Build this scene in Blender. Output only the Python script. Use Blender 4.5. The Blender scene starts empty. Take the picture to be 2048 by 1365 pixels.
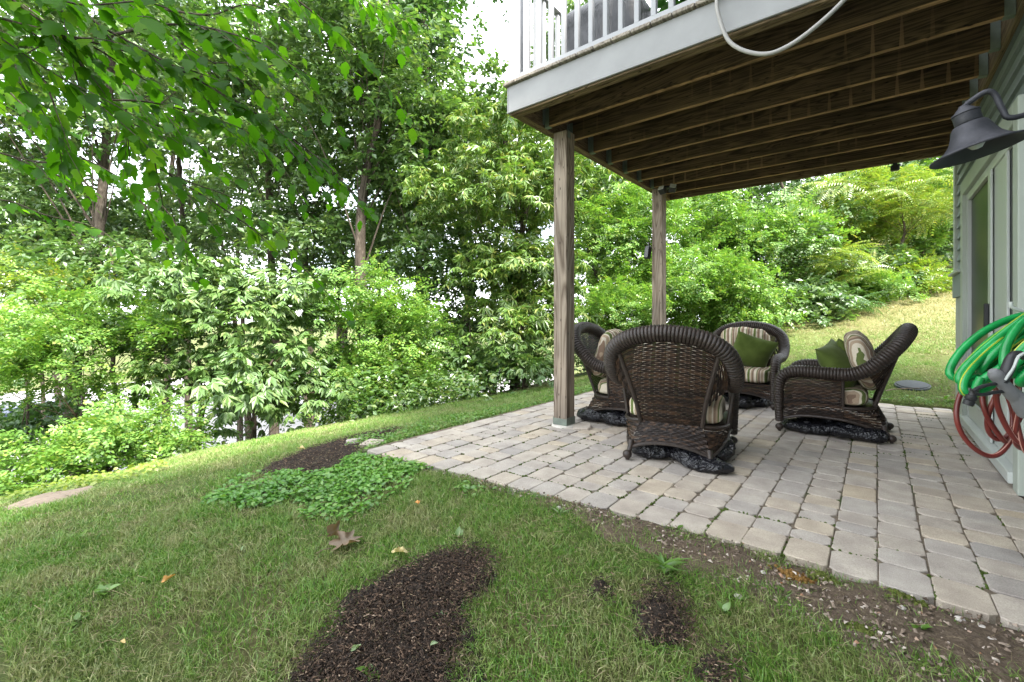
import bpy, bmesh, math, random
import numpy as np
from math import radians as RAD, sin, cos, pi
from mathutils import Vector, Matrix, noise as mnoise

random.seed(7)
rng = np.random.default_rng(11)
scn = bpy.context.scene
COL = scn.collection

# ------------------------------------------------------------------ camera
H = 1.0
YAW = 39.0
cd = bpy.data.cameras.new('camera')
cam = bpy.data.objects.new('camera', cd)
COL.objects.link(cam)
cam.location = (0, 0, H)
cam.rotation_euler = (RAD(90), 0, RAD(YAW))
cd.sensor_width = 36.0
cd.lens = 36.0 * 900 / 2048
cd.shift_y = -47.5 / 2048
cd.clip_start = 0.05
cd.clip_end = 2000
scn.camera = cam

# ------------------------------------------------------------------ light
SUN_DIR = Vector((0.86, -0.22, 1.10)).normalized()
SUN_EL = math.asin(SUN_DIR.z)
SUN_AZ = math.atan2(SUN_DIR.x, SUN_DIR.y)
world = bpy.data.worlds.new('World')
scn.world = world
world.use_nodes = True
wt = world.node_tree
wt.nodes.clear()
wo = wt.nodes.new('ShaderNodeOutputWorld')
sky = wt.nodes.new('ShaderNodeTexSky')
sky.sky_type = 'NISHITA'
sky.sun_disc = False
sky.sun_elevation = SUN_EL
sky.sun_rotation = SUN_AZ
bgs = wt.nodes.new('ShaderNodeBackground')
bgs.inputs['Strength'].default_value = 0.15
wt.links.new(sky.outputs[0], bgs.inputs['Color'])
bgc = wt.nodes.new('ShaderNodeBackground')
bgc.inputs['Color'].default_value = (0.93, 0.96, 1.0, 1)
bgc.inputs['Strength'].default_value = 1.3
tc = wt.nodes.new('ShaderNodeTexCoord')
mp = wt.nodes.new('ShaderNodeMapping')
mp.inputs['Scale'].default_value = (1.0, 1.0, 2.2)
cn = wt.nodes.new('ShaderNodeTexNoise')
cn.inputs['Scale'].default_value = 2.6
cn.inputs['Detail'].default_value = 8
cr = wt.nodes.new('ShaderNodeValToRGB')
cr.color_ramp.elements[0].position = 0.36
cr.color_ramp.elements[0].color = (0.45, 0.45, 0.45, 1)
cr.color_ramp.elements[1].position = 0.56
cr.color_ramp.elements[1].color = (1, 1, 1, 1)
wm = wt.nodes.new('ShaderNodeMixShader')
wt.links.new(tc.outputs['Generated'], mp.inputs['Vector'])
wt.links.new(mp.outputs[0], cn.inputs['Vector'])
wt.links.new(cn.outputs['Fac'], cr.inputs['Fac'])
wt.links.new(cr.outputs['Color'], wm.inputs['Fac'])
wt.links.new(bgs.outputs[0], wm.inputs[1])
wt.links.new(bgc.outputs[0], wm.inputs[2])
wt.links.new(wm.outputs[0], wo.inputs['Surface'])

sd = bpy.data.lights.new('sun', 'SUN')
sd.energy = 4.2
sd.angle = RAD(9)
sd.color = (1.0, 0.95, 0.87)
sun = bpy.data.objects.new('sun', sd)
COL.objects.link(sun)
sun.rotation_euler = SUN_DIR.to_track_quat('Z', 'Y').to_euler()
sun.location = (6, -4, 12)

scn.view_settings.view_transform = 'Standard'
scn.view_settings.look = 'None'
scn.view_settings.exposure = 2.05
scn.view_settings.gamma = 1.0
scn.view_settings.use_curve_mapping = False
scn.render.engine = 'CYCLES'
scn.cycles.max_bounces = 7
scn.cycles.diffuse_bounces = 4
scn.cycles.glossy_bounces = 3
scn.cycles.transmission_bounces = 4
scn.cycles.use_denoising = True
scn.cycles.sample_clamp_indirect = 6

# ------------------------------------------------------------------ helpers
VIEW = np.array((-sin(RAD(YAW)), cos(RAD(YAW)), 0.0))
RIGHT = np.array((cos(RAD(YAW)), sin(RAD(YAW)), 0.0))

def P(px, py, t):
    """world point seen at that place of the photograph at depth t metres"""
    d = VIEW + RIGHT * ((px - 1024) / 900.0) + np.array((0, 0, (635 - py) / 900.0))
    return np.array((0, 0, H)) + d * t

def softp(x, k=0.25):
    x = np.asarray(x, float)
    return k * np.logaddexp(0, x / k)

def sstep(a, b, x):
    t = np.clip((np.asarray(x, float) - a) / (b - a), 0, 1)
    return t * t * (3 - 2 * t)

def FY(x):
    """front edge of the patio, swinging towards the camera at its left end"""
    return 2.19 - 0.104 * np.maximum(0, -np.asarray(x, float) - 0.5)

def T(x, y):
    """height of the ground"""
    x = np.asarray(x, float); y = np.asarray(y, float)
    e = softp(-(x + 3.1), 0.22)
    z = -0.014 - 0.17 * e
    z = z - 0.26 * softp(-(x + 6.4), 0.4)
    z = z - 0.05 * softp(2.0 - y, 0.2)
    d = softp(y - 6.9, 0.25)
    d = np.minimum(d, 26)
    z = z + 0.225 * d * sstep(-7.0, -1.2, x)
    z = z + 0.010 * np.sin(2.1 * x + 0.6 * y) * np.cos(1.7 * y - 0.4 * x) + 0.006 * np.sin(5.3 * x + 1.2) * np.sin(4.7 * y)
    z = np.maximum(z, -4.4 + 0.2 * np.tanh(z + 4.4))
    inside = (x > -3.07) & (x < 0.72) & (y > FY(x) - 0.01) & (y < 6.85)
    z = np.where(inside, np.minimum(z, -0.055), z)
    return z

def hit(px, py):
    """where the view ray through that place of the photograph meets the ground"""
    lo = 0.4
    prev = lo
    for i in range(4000):
        t = lo + i * 0.01
        p = P(px, py, t)
        if p[2] < T(p[0], p[1]):
            return p
    return p

def link(o, parent=None):
    COL.objects.link(o)
    if parent is not None:
        o.parent = parent
    return o

def tag(o, label=None, cat=None, group=None, kind=None):
    if label: o['label'] = label
    if cat: o['category'] = cat
    if group: o['group'] = group
    if kind: o['kind'] = kind
    return o

def thing(name, label, cat, loc=(0, 0, 0), rz=0.0, group=None):
    o = bpy.data.objects.new(name, None)
    o.empty_display_size = 0.1
    COL.objects.link(o)
    o.location = loc
    o.rotation_euler = (0, 0, rz)
    return tag(o, label, cat, group)

def copy_tree(o, parent=None):
    c = o.copy()
    COL.objects.link(c)
    if parent is not None:
        c.parent = parent
    for ch in list(o.children):
        copy_tree(ch, c)
    return c

def np_mesh(name, V, F, mat=None, smooth=False):
    V = np.ascontiguousarray(V, dtype=np.float32).reshape(-1, 3)
    F = np.ascontiguousarray(F, dtype=np.int32)
    k = F.shape[1]
    me = bpy.data.meshes.new(name)
    me.vertices.add(len(V))
    me.vertices.foreach_set('co', V.ravel())
    me.loops.add(F.size)
    me.loops.foreach_set('vertex_index', F.ravel())
    me.polygons.add(len(F))
    me.polygons.foreach_set('loop_start', np.arange(0, F.size, k, dtype=np.int32))
    if smooth:
        me.polygons.foreach_set('use_smooth', np.ones(len(F), dtype=bool))
    me.update(calc_edges=True)
    if not smooth: me.shade_flat()
    if mat: me.materials.append(mat)
    return me

def np_obj(name, V, F, mat=None, parent=None, smooth=False):
    return link(bpy.data.objects.new(name, np_mesh(name, V, F, mat, smooth)), parent)

def frames(path):
    path = np.asarray(path, float)
    n = len(path)
    tan = np.gradient(path, axis=0)
    tan /= np.linalg.norm(tan, axis=1)[:, None] + 1e-12
    a = np.zeros((n, 3)); b = np.zeros((n, 3))
    ref = np.array((0, 0, 1.0)) if abs(tan[0][2]) < 0.9 else np.array((1.0, 0, 0))
    u = np.cross(tan[0], ref); u /= np.linalg.norm(u)
    for i in range(n):
        u = u - tan[i] * np.dot(u, tan[i])
        u /= np.linalg.norm(u) + 1e-12
        a[i] = u
        b[i] = np.cross(tan[i], u)
    return tan, a, b

def spline(pts, n):
    """Catmull-Rom through pts, n samples at even arc length"""
    p = np.asarray(pts, float)
    q = np.vstack([2 * p[0] - p[1], p, 2 * p[-1] - p[-2]])
    out = []
    for i in range(len(p) - 1):
        p0, p1, p2, p3 = q[i], q[i + 1], q[i + 2], q[i + 3]
        for t in np.linspace(0, 1, 24, endpoint=False):
            out.append(0.5 * ((2 * p1) + (-p0 + p2) * t + (2 * p0 - 5 * p1 + 4 * p2 - p3) * t ** 2 + (-p0 + 3 * p1 - 3 * p2 + p3) * t ** 3))
    out.append(p[-1])
    out = np.array(out)
    s = np.concatenate([[0], np.cumsum(np.linalg.norm(np.diff(out[:, :3], axis=0), axis=1))])
    ss = np.linspace(0, s[-1], n)
    return np.stack([np.interp(ss, s, out[:, k]) for k in range(out.shape[1])], axis=1)

class MB:
    def __init__(self):
        self.v = []; self.f = []
    def add(self, V, F):
        o = len(self.v)
        self.v.extend([tuple(map(float, p)) for p in V])
        self.f.extend([tuple(int(i) + o for i in f) for f in F])
        return self
    def box(self, lo, hi, bev=0.0, M=None):
        (x0, y0, z0), (x1, y1, z1) = lo, hi
        if bev <= 0:
            V = [(x0, y0, z0), (x1, y0, z0), (x1, y1, z0), (x0, y1, z0), (x0, y0, z1), (x1, y0, z1), (x1, y1, z1), (x0, y1, z1)]
            F = [(3, 2, 1, 0), (4, 5, 6, 7), (0, 1, 5, 4), (1, 2, 6, 5), (2, 3, 7, 6), (3, 0, 4, 7)]
        else:
            bm = bmesh.new()
            bmesh.ops.create_cube(bm, size=1)
            for q in bm.verts:
                q.co = Vector(((x0 + x1) / 2 + q.co.x * (x1 - x0), (y0 + y1) / 2 + q.co.y * (y1 - y0), (z0 + z1) / 2 + q.co.z * (z1 - z0)))
            bmesh.ops.bevel(bm, geom=list(bm.edges), offset=bev, segments=1, affect='EDGES')
            bm.verts.index_update()
            V = [tuple(q.co) for q in bm.verts]
            F = [tuple(q.index for q in f.verts) for f in bm.faces]
            bm.free()
        if M is not None:
            V = [tuple(M @ Vector(p)) for p in V]
        return self.add(V, F)
    def tube(self, path, r, n=8, caps=True):
        path = np.asarray(path, float)
        r = np.broadcast_to(np.asarray(r, float), (len(path),))
        _, a, b = frames(path)
        ang = np.linspace(0, 2 * pi, n, endpoint=False)
        V = path[:, None, :] + r[:, None, None] * (np.cos(ang)[None, :, None] * a[:, None, :] + np.sin(ang)[None, :, None] * b[:, None, :])
        V = V.reshape(-1, 3)
        F = []
        for i in range(len(path) - 1):
            for j in range(n):
                k = (j + 1) % n
                F.append((i * n + j, i * n + k, (i + 1) * n + k, (i + 1) * n + j))
        if caps:
            F.append(tuple(range(n - 1, -1, -1)))
            F.append(tuple((len(path) - 1) * n + j for j in range(n)))
        return self.add(V, F)
    def lathe(self, prof, n=20, M=None):
        """prof: (radius, z) pairs"""
        V = []; F = []
        for (r, z) in prof:
            for j in range(n):
                a = 2 * pi * j / n
                p = Vector((r * cos(a), r * sin(a), z))
                V.append(tuple(M @ p) if M is not None else tuple(p))
        for i in range(len(prof) - 1):
            for j in range(n):
                k = (j + 1) % n
                F.append((i * n + j, i * n + k, (i + 1) * n + k, (i + 1) * n + j))
        return self.add(V, F)
    def prism(self, poly, axis, a0, a1):
        """poly in the two other axes, extruded along axis"""
        n = len(poly)
        def pt(p, a):
            if axis == 0: return (a, p[0], p[1])
            if axis == 1: return (p[0], a, p[1])
            return (p[0], p[1], a)
        V = [pt(p, a0) for p in poly] + [pt(p, a1) for p in poly]
        F = [tuple(range(n - 1, -1, -1)), tuple(range(n, 2 * n))]
        for i in range(n):
            j = (i + 1) % n
            F.append((i, j, n + j, n + i))
        return self.add(V, F)
    def mesh(self, name, mat, smooth=False):
        me = bpy.data.meshes.new(name)
        me.from_pydata(self.v, [], self.f)
        bm = bmesh.new(); bm.from_mesh(me)
        bmesh.ops.recalc_face_normals(bm, faces=list(bm.faces))
        bm.to_mesh(me); bm.free()
        if mat: me.materials.append(mat)
        if smooth:
            me.polygons.foreach_set('use_smooth', np.ones(len(me.polygons), dtype=bool))
            try: me.set_sharp_from_angle(angle=RAD(42))
            except Exception: pass
        me.update()
        return me
    def build(self, name, mat, parent=None, smooth=False):
        return link(bpy.data.objects.new(name, self.mesh(name, mat, smooth)), parent)

def inpoly(x, y, poly):
    poly = np.asarray(poly)
    r = np.zeros(len(x), bool)
    j = len(poly) - 1
    for i in range(len(poly)):
        xi, yi = poly[i]; xj, yj = poly[j]
        c = ((yi > y) != (yj > y)) & (x < (xj - xi) * (y - yi) / (yj - yi + 1e-12) + xi)
        r ^= c
        j = i
    return r

def vnoise(x, y, s, seed=0):
    """cheap smooth value noise on numpy arrays, 0..1"""
    x = np.asarray(x) * s + 1000.0; y = np.asarray(y) * s + 1000.0
    ix = np.floor(x).astype(np.int64); iy = np.floor(y).astype(np.int64)
    fx = x - ix; fy = y - iy
    fx = fx * fx * (3 - 2 * fx); fy = fy * fy * (3 - 2 * fy)
    def h(a, b):
        n = (a * 374761393 + b * 668265263 + seed * 974711) & 0x7fffffff
        n = ((n ^ (n >> 13)) * 1274126177) & 0x7fffffff
        return ((n ^ (n >> 16)) & 0xffff) / 65535.0
    return (h(ix, iy) * (1 - fx) + h(ix + 1, iy) * fx) * (1 - fy) + (h(ix, iy + 1) * (1 - fx) + h(ix + 1, iy + 1) * fx) * fy

# ------------------------------------------------------------------ materials
def new_mat(name):
    m = bpy.data.materials.new(name)
    m.use_nodes = True
    nt = m.node_tree
    b = nt.nodes['Principled BSDF']
    return m, nt, b

def ramp(nt, fac, stops, interp='LINEAR'):
    r = nt.nodes.new('ShaderNodeValToRGB')
    r.color_ramp.interpolation = interp
    els = r.color_ramp.elements
    while len(els) < len(stops): els.new(0.5)
    for e, (p, c) in zip(els, stops):
        e.position = p
        e.color = (*c, 1) if len(c) == 3 else c
    nt.links.new(fac, r.inputs['Fac'])
    return r.outputs['Color']

def tex_noise(nt, vec, scale, detail=4, rough=0.55, dist=0.0):
    n = nt.nodes.new('ShaderNodeTexNoise')
    n.inputs['Scale'].default_value = scale
    n.inputs['Detail'].default_value = detail
    n.inputs['Roughness'].default_value = rough
    n.inputs['Distortion'].default_value = dist
    if vec is not None: nt.links.new(vec, n.inputs['Vector'])
    return n.outputs['Fac']

def mapping(nt, out, scale=(1, 1, 1), loc=None):
    m = nt.nodes.new('ShaderNodeMapping')
    m.inputs['Scale'].default_value = scale
    nt.links.new(out, m.inputs['Vector'])
    if loc is not None: nt.links.new(loc, m.inputs['Location'])
    return m.outputs[0]

def math_n(nt, op, a, b=None):
    m = nt.nodes.new('ShaderNodeMath')
    m.operation = op
    for i, q in enumerate((a, b)):
        if q is None: continue
        if isinstance(q, (int, float)): m.inputs[i].default_value = q
        else: nt.links.new(q, m.inputs[i])
    return m.outputs[0]

def mixc(nt, fac, a, b, mode='MIX'):
    m = nt.nodes.new('ShaderNodeMix')
    m.data_type = 'RGBA'
    m.blend_type = mode
    if isinstance(fac, (int, float)): m.inputs[0].default_value = fac
    else: nt.links.new(fac, m.inputs[0])
    for i, q in ((6, a), (7, b)):
        if isinstance(q, tuple): m.inputs[i].default_value = (*q, 1)
        else: nt.links.new(q, m.inputs[i])
    return m.outputs[2]

def bump(nt, bsdf, height, strength=0.4, dist=0.01):
    b = nt.nodes.new('ShaderNodeBump')
    b.inputs['Strength'].default_value = strength
    b.inputs['Distance'].default_value = dist
    nt.links.new(height, b.inputs['Height'])
    nt.links.new(b.outputs[0], bsdf.inputs['Normal'])

def coords(nt, which='Object'):
    return nt.nodes.new('ShaderNodeTexCoord').outputs[which]

def geo(nt, which):
    return nt.nodes.new('ShaderNodeNewGeometry').outputs[which]

def objrand(nt):
    return nt.nodes.new('ShaderNodeObjectInfo').outputs['Random']

def plain(name, col, rough=0.6, metal=0.0, var=0.12, scale=12.0, bumpy=0.0, spec=0.4):
    m, nt, b = new_mat(name)
    c = coords(nt)
    n = tex_noise(nt, c, scale, 5)
    lo = tuple(x * (1 - var) for x in col); hi = tuple(min(1, x * (1 + var)) for x in col)
    nt.links.new(ramp(nt, n, [(0.3, lo), (0.7, hi)]), b.inputs['Base Color'])
    b.inputs['Roughness'].default_value = rough
    b.inputs['Metallic'].default_value = metal
    b.inputs['Specular IOR Level'].default_value = spec
    if bumpy: bump(nt, b, tex_noise(nt, c, scale * 4, 4), bumpy, 0.004)
    return m

def leaf_mat(name, a, b_, yellow=None, transl=0.35, gloss=0.10, rough=0.42, nscale=0.9, tr_gain=1.35):
    m = bpy.data.materials.new(name)
    m.use_nodes = True
    nt = m.node_tree
    nt.nodes.clear()
    out = nt.nodes.new('ShaderNodeOutputMaterial')
    g = nt.nodes.new('ShaderNodeNewGeometry')
    oi = nt.nodes.new('ShaderNodeObjectInfo').outputs['Random']
    rnd = math_n(nt, 'FRACT', math_n(nt, 'ADD', g.outputs['Random Per Island'], oi))
    stops = [(0.0, a), (0.75, b_)]
    if yellow: stops.append((1.0, yellow))
    col = ramp(nt, rnd, stops)
    n = tex_noise(nt, g.outputs['Position'], nscale, 3)
    k = ramp(nt, n, [(0.30, (0.72, 0.78, 0.70)), (0.72, (1.22, 1.18, 1.1))])
    col = mixc(nt, 1.0, col, k, 'MULTIPLY')
    d = nt.nodes.new('ShaderNodeBsdfDiffuse')
    t = nt.nodes.new('ShaderNodeBsdfTranslucent')
    nt.links.new(col, d.inputs['Color'])
    tcol = mixc(nt, 1.0, col, (tr_gain * 1.05, tr_gain * 1.1, tr_gain * 0.55), 'MULTIPLY')
    nt.links.new(tcol, t.inputs['Color'])
    mx = nt.nodes.new('ShaderNodeMixShader')
    mx.inputs[0].default_value = transl
    nt.links.new(d.outputs[0], mx.inputs[1]); nt.links.new(t.outputs[0], mx.inputs[2])
    gl = nt.nodes.new('ShaderNodeBsdfGlossy')
    gl.inputs['Roughness'].default_value = rough
    gl.inputs['Color'].default_value = (0.9, 0.95, 0.9, 1)
    m2 = nt.nodes.new('ShaderNodeMixShader')
    m2.inputs[0].default_value = gloss
    nt.links.new(mx.outputs[0], m2.inputs[1]); nt.links.new(gl.outputs[0], m2.inputs[2])
    nt.links.new(m2.outputs[0], out.inputs['Surface'])
    return m

def wood_mat(name, dark, mid, light, axis, rough=0.75, freq=1.0, painted_light=False, knots=True):
    """weathered timber with grain running along axis 0/1/2"""
    m, nt, b = new_mat(name)
    c = coords(nt)
    r = objrand(nt)
    comb = nt.nodes.new('ShaderNodeCombineXYZ')
    for i, k in enumerate((13.0, 29.0, 47.0)):
        nt.links.new(math_n(nt, 'MULTIPLY', r, k), comb.inputs[i])
    sc = [26.0 * freq] * 3; sc[axis] = 1.1 * freq
    v = mapping(nt, c, tuple(sc), comb.outputs[0])
    n1 = tex_noise(nt, v, 1.0, 6, 0.6, 0.7)
    sc2 = [7.0 * freq] * 3; sc2[axis] = 0.55 * freq
    v2 = mapping(nt, c, tuple(sc2), comb.outputs[0])
    n2 = tex_noise(nt, v2, 1.0, 3, 0.5, 1.6)
    rings = math_n(nt, 'ABSOLUTE', math_n(nt, 'SINE', math_n(nt, 'MULTIPLY', n2, 34.0)))
    grain = math_n(nt, 'ADD', math_n(nt, 'MULTIPLY', n1, 0.62), math_n(nt, 'MULTIPLY', rings, 0.38))
    col = ramp(nt, grain, [(0.22, dark), (0.5, mid), (0.82, light)])
    big = tex_noise(nt, mapping(nt, c, (2, 2, 2), comb.outputs[0]), 1.0, 3)
    col = mixc(nt, 1.0, col, ramp(nt, big, [(0.3, (0.7, 0.7, 0.7)), (0.7, (1.2, 1.18, 1.12))]), 'MULTIPLY')
    if knots:
        vo = nt.nodes.new('ShaderNodeTexVoronoi')
        sk = [5.0] * 3; sk[axis] = 1.7
        nt.links.new(mapping(nt, c, tuple(sk), comb.outputs[0]), vo.inputs['Vector'])
        col = mixc(nt, ramp(nt, vo.outputs['Distance'], [(0.07, (1, 1, 1)), (0.15, (0, 0, 0))]), col, tuple(x * 0.35 for x in dark))
    if axis == 0 and painted_light:
        # ground bounce put into the colour: undersides brightened, side faces kept shade-dark
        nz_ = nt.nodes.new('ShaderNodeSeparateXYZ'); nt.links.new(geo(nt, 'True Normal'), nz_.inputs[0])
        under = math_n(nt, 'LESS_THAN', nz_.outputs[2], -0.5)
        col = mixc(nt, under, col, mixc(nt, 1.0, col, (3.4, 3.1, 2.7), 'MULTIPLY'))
    if painted_light:
        # painted light leaking through the gaps between the deck boards, widening downwards
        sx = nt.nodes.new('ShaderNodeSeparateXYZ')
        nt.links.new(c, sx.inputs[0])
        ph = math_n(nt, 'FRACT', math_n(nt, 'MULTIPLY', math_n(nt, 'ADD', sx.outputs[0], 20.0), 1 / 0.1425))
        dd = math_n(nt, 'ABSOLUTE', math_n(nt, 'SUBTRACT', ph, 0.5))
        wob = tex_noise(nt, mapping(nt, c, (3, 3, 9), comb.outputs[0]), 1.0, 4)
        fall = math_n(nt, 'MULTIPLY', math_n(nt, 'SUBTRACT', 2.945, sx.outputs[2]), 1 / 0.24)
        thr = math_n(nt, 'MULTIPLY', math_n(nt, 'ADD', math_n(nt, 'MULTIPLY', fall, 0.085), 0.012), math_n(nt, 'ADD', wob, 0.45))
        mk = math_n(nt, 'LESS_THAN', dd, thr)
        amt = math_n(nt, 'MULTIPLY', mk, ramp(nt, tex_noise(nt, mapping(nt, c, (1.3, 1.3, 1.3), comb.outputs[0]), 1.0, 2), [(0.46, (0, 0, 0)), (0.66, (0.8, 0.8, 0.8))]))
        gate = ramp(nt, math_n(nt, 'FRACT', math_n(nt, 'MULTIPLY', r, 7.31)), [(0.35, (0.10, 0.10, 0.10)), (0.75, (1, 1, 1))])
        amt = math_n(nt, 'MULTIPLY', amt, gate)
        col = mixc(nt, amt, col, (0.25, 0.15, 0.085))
    nt.links.new(col, b.inputs['Base Color'])
    b.inputs['Roughness'].default_value = rough
    b.inputs['Specular IOR Level'].default_value = 0.25
    bump(nt, b, grain, 0.35, 0.004)
    return m
# ================================================================== SETTING
# ---- ground
def axis(lo, fine0, fine1, hi, step):
    mid = np.arange(fine0, fine1, step)
    g = [fine1]
    s = step
    while g[-1] < hi:
        s *= 1.22
        g.append(g[-1] + s)
    q = [fine0]
    s = step
    while q[-1] > lo:
        s *= 1.22
        q.append(q[-1] - s)
    return np.concatenate([q[:0:-1], mid, g])
gx = axis(-420, -9.0, 2.2, 420, 0.09)
gy = axis(-420, -0.8, 12.5, 420, 0.09)
GX, GY = np.meshgrid(gx, gy)
GZ = T(GX, GY)
nx, ny = len(gx), len(gy)
idx = np.arange(nx * ny).reshape(ny, nx)
gf = np.stack([idx[:-1, :-1], idx[:-1, 1:], idx[1:, 1:], idx[1:, :-1]], axis=-1).reshape(-1, 4)

m_ground, nt, b = new_mat('lawn soil')
pos = geo(nt, 'Position')
n1 = tex_noise(nt, pos, 1.3, 5)
n2 = tex_noise(nt, pos, 38, 6, 0.7)
n3 = tex_noise(nt, pos, 160, 4, 0.7)
soil = ramp(nt, n2, [(0.25, (0.06, 0.045, 0.026)), (0.55, (0.15, 0.115, 0.065)), (0.8, (0.27, 0.22, 0.13))])
turf = ramp(nt, n2, [(0.25, (0.035, 0.070, 0.014)), (0.55, (0.085, 0.135, 0.032)), (0.8, (0.18, 0.20, 0.07))])
col = mixc(nt, ramp(nt, n1, [(0.36, (0.25, 0.25, 0.25)), (0.60, (0.9, 0.9, 0.9))]), soil, turf)
sx = nt.nodes.new('ShaderNodeSeparateXYZ'); nt.links.new(pos, sx.inputs[0])
# the slope behind the patio is dry and straw coloured
mr = nt.nodes.new('ShaderNodeMapRange'); mr.inputs[1].default_value = 8.8; mr.inputs[2].default_value = 12
nt.links.new(sx.outputs[1], mr.inputs[0])
dry = ramp(nt, n2, [(0.25, (0.15, 0.13, 0.055)), (0.6, (0.32, 0.27, 0.13)), (0.85, (0.44, 0.38, 0.20))])
mrx = nt.nodes.new('ShaderNodeMapRange'); mrx.inputs[1].default_value = -4.5; mrx.inputs[2].default_value = -2.5
nt.links.new(sx.outputs[0], mrx.inputs[0])
col = mixc(nt, math_n(nt, 'MULTIPLY', math_n(nt, 'MULTIPLY', mr.outputs[0], mrx.outputs[0]), 0.8), col, dry)
nt.links.new(col, b.inputs['Base Color'])
b.inputs['Roughness'].default_value = 0.95
b.inputs['Specular IOR Level'].default_value = 0.1
bump(nt, b, math_n(nt, 'ADD', n2, n3), 0.8, 0.02)
ground = np_obj('ground', np.stack([GX, GY, GZ], -1), gf, m_ground, smooth=True)
tag(ground, kind='structure')

# ---- pale parking surface far below, seen through the trees
m_lot = plain('pale concrete', (0.34, 0.325, 0.32), 0.9, var=0.15, scale=1.2)
lot = MB().box((-46, -22, -4.60), (-16.5, 34, -4.15)).build('road', m_lot)
tag(lot, kind='structure')

# ---- dirt path on the lawn's lower edge
def patch(name, poly, lift, step, mat, amp=0.012, fr=9.0, seed=0, edge=0.10):
    """a low mound of loose ground with an uneven top inside a polygon"""
    poly = np.asarray(poly)
    x0, y0 = poly.min(0) - step; x1, y1 = poly.max(0) + step
    xs = np.arange(x0, x1, step); ys = np.arange(y0, y1, step)
    X, Y = np.meshgrid(xs, ys)
    jx = X + (vnoise(X, Y, 4, seed + 5) - 0.5) * 0.16 + (vnoise(X, Y, 17, seed + 7) - 0.5) * 0.10; jy = Y + (vnoise(X, Y, 4, seed + 6) - 0.5) * 0.16 + (vnoise(X, Y, 17, seed + 8) - 0.5) * 0.10
    ins = inpoly(jx.ravel(), jy.ravel(), poly).reshape(X.shape)
    w = ins.astype(float)
    for _ in range(3):
        q = np.pad(w, 1, mode='edge')
        w = (q[:-2, 1:-1] + q[2:, 1:-1] + q[1:-1, :-2] + q[1:-1, 2:] + q[1:-1, 1:-1]) / 5
    h = w * lift + (vnoise(X, Y, fr, seed) - 0.5) * amp * .8 * w + (vnoise(X, Y, fr * 3.3, seed + 1) - 0.5) * amp * 0.7 * w + (vnoise(X, Y, fr * 7.1, seed + 2) - 0.5) * amp * 0.55 * w
    Z = T(X, Y) + h - 0.006 + 0.008 * np.minimum(1, w * 3)
    n_x = len(xs)
    ii = np.arange(X.size).reshape(X.shape)
    F = np.stack([ii[:-1, :-1], ii[:-1, 1:], ii[1:, 1:], ii[1:, :-1]], -1)
    keep = (w[:-1, :-1] > 0.02) & (w[1:, 1:] > 0.02) & (w[:-1, 1:] > 0.02) & (w[1:, :-1] > 0.02)
    F = F[keep].reshape(-1, 4)
    used, inv = np.unique(F, return_inverse=True)
    V = np.stack([X, Y, Z], -1).reshape(-1, 3)[used]
    o = np_obj(name, V, inv.reshape(F.shape), mat, smooth=True)
    return o
def gpoly(pts):
    return np.array([hit(*p)[:2] for p in pts])

MULCH_A = gpoly([(985, 1120), (940, 1098), (870, 1118), (800, 1152), (745, 1180), (700, 1215), (655, 1275), (600, 1330), (575, 1420), (900, 1440), (905, 1330), (925, 1260), (905, 1230), (975, 1180)])
MULCH_B = gpoly([(520, 950), (560, 925), (620, 900), (690, 880), (790, 858), (800, 864), (735, 895), (700, 920), (660, 945), (600, 956)])
DIRT_C = gpoly([(1290, 1180), (1345, 1176), (1378, 1240), (1385, 1290), (1345, 1305), (1290, 1290)])
DIRT_D = gpoly([(1415, 1320), (1460, 1318), (1475, 1390), (1420, 1400)])
DIRT_E = gpoly([(1188, 1178), (1222, 1176), (1226, 1200), (1190, 1204)])
PATH_F = gpoly([(25, 1008), (90, 990), (180, 978), (176, 988), (95, 1012), (30, 1022)])
DRY_G = gpoly([(130, 1020), (230, 990), (330, 965), (400, 948), (390, 975), (270, 1005), (160, 1032)])
BARE_H = gpoly([(350, 1055), (430, 1030), (520, 1020), (560, 1035), (500, 1060), (410, 1075)])
EDGE_I = np.array([(-1.6, 2.09), (-1.1, 2.13), (-.5, 2.19), (0.7, 2.19), (0.9, 1.45), (0.35, 1.50), (0.02, 1.74), (-0.35, 1.84), (-0.8, 1.93), (-1.3, 2.01)])
COVER_P = gpoly([(398, 1002), (470, 962), (560, 946), (640, 950), (700, 918), (735, 903), (800, 918), (870, 925), (890, 945), (800, 968), (745, 1008), (705, 1040), (650, 1045), (590, 1022), (545, 1008), (480, 1028), (420, 1024)])

m_mulch, nt, b = new_mat('dark bark mulch')
pos = geo(nt, 'Position')
n2 = tex_noise(nt, pos, 60, 7, 0.7)
nt.links.new(ramp(nt, n2, [(0.3, (0.011, 0.007, 0.004)), (0.55, (0.033, 0.020, 0.012)), (0.78, (0.075, 0.046, 0.028))]), b.inputs['Base Color'])
b.inputs['Roughness'].default_value = 0.95
bump(nt, b, tex_noise(nt, pos, 140, 5, 0.7), 1.0, 0.02)
m_dirt, nt, b = new_mat('sandy dirt')
pos = geo(nt, 'Position')
n2 = tex_noise(nt, pos, 45, 7, 0.72)
nt.links.new(ramp(nt, n2, [(0.28, (0.055, 0.036, 0.022)), (0.52, (0.135, 0.095, 0.062)), (0.75, (0.26, 0.205, 0.15))]), b.inputs['Base Color'])
b.inputs['Roughness'].default_value = 0.95
bump(nt, b, tex_noise(nt, pos, 150, 5, 0.7), 1.0, 0.015)
m_path = plain('pale dry soil', (0.24, 0.185, 0.14), 0.95, var=0.2, scale=20, bumpy=0.5)

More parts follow.
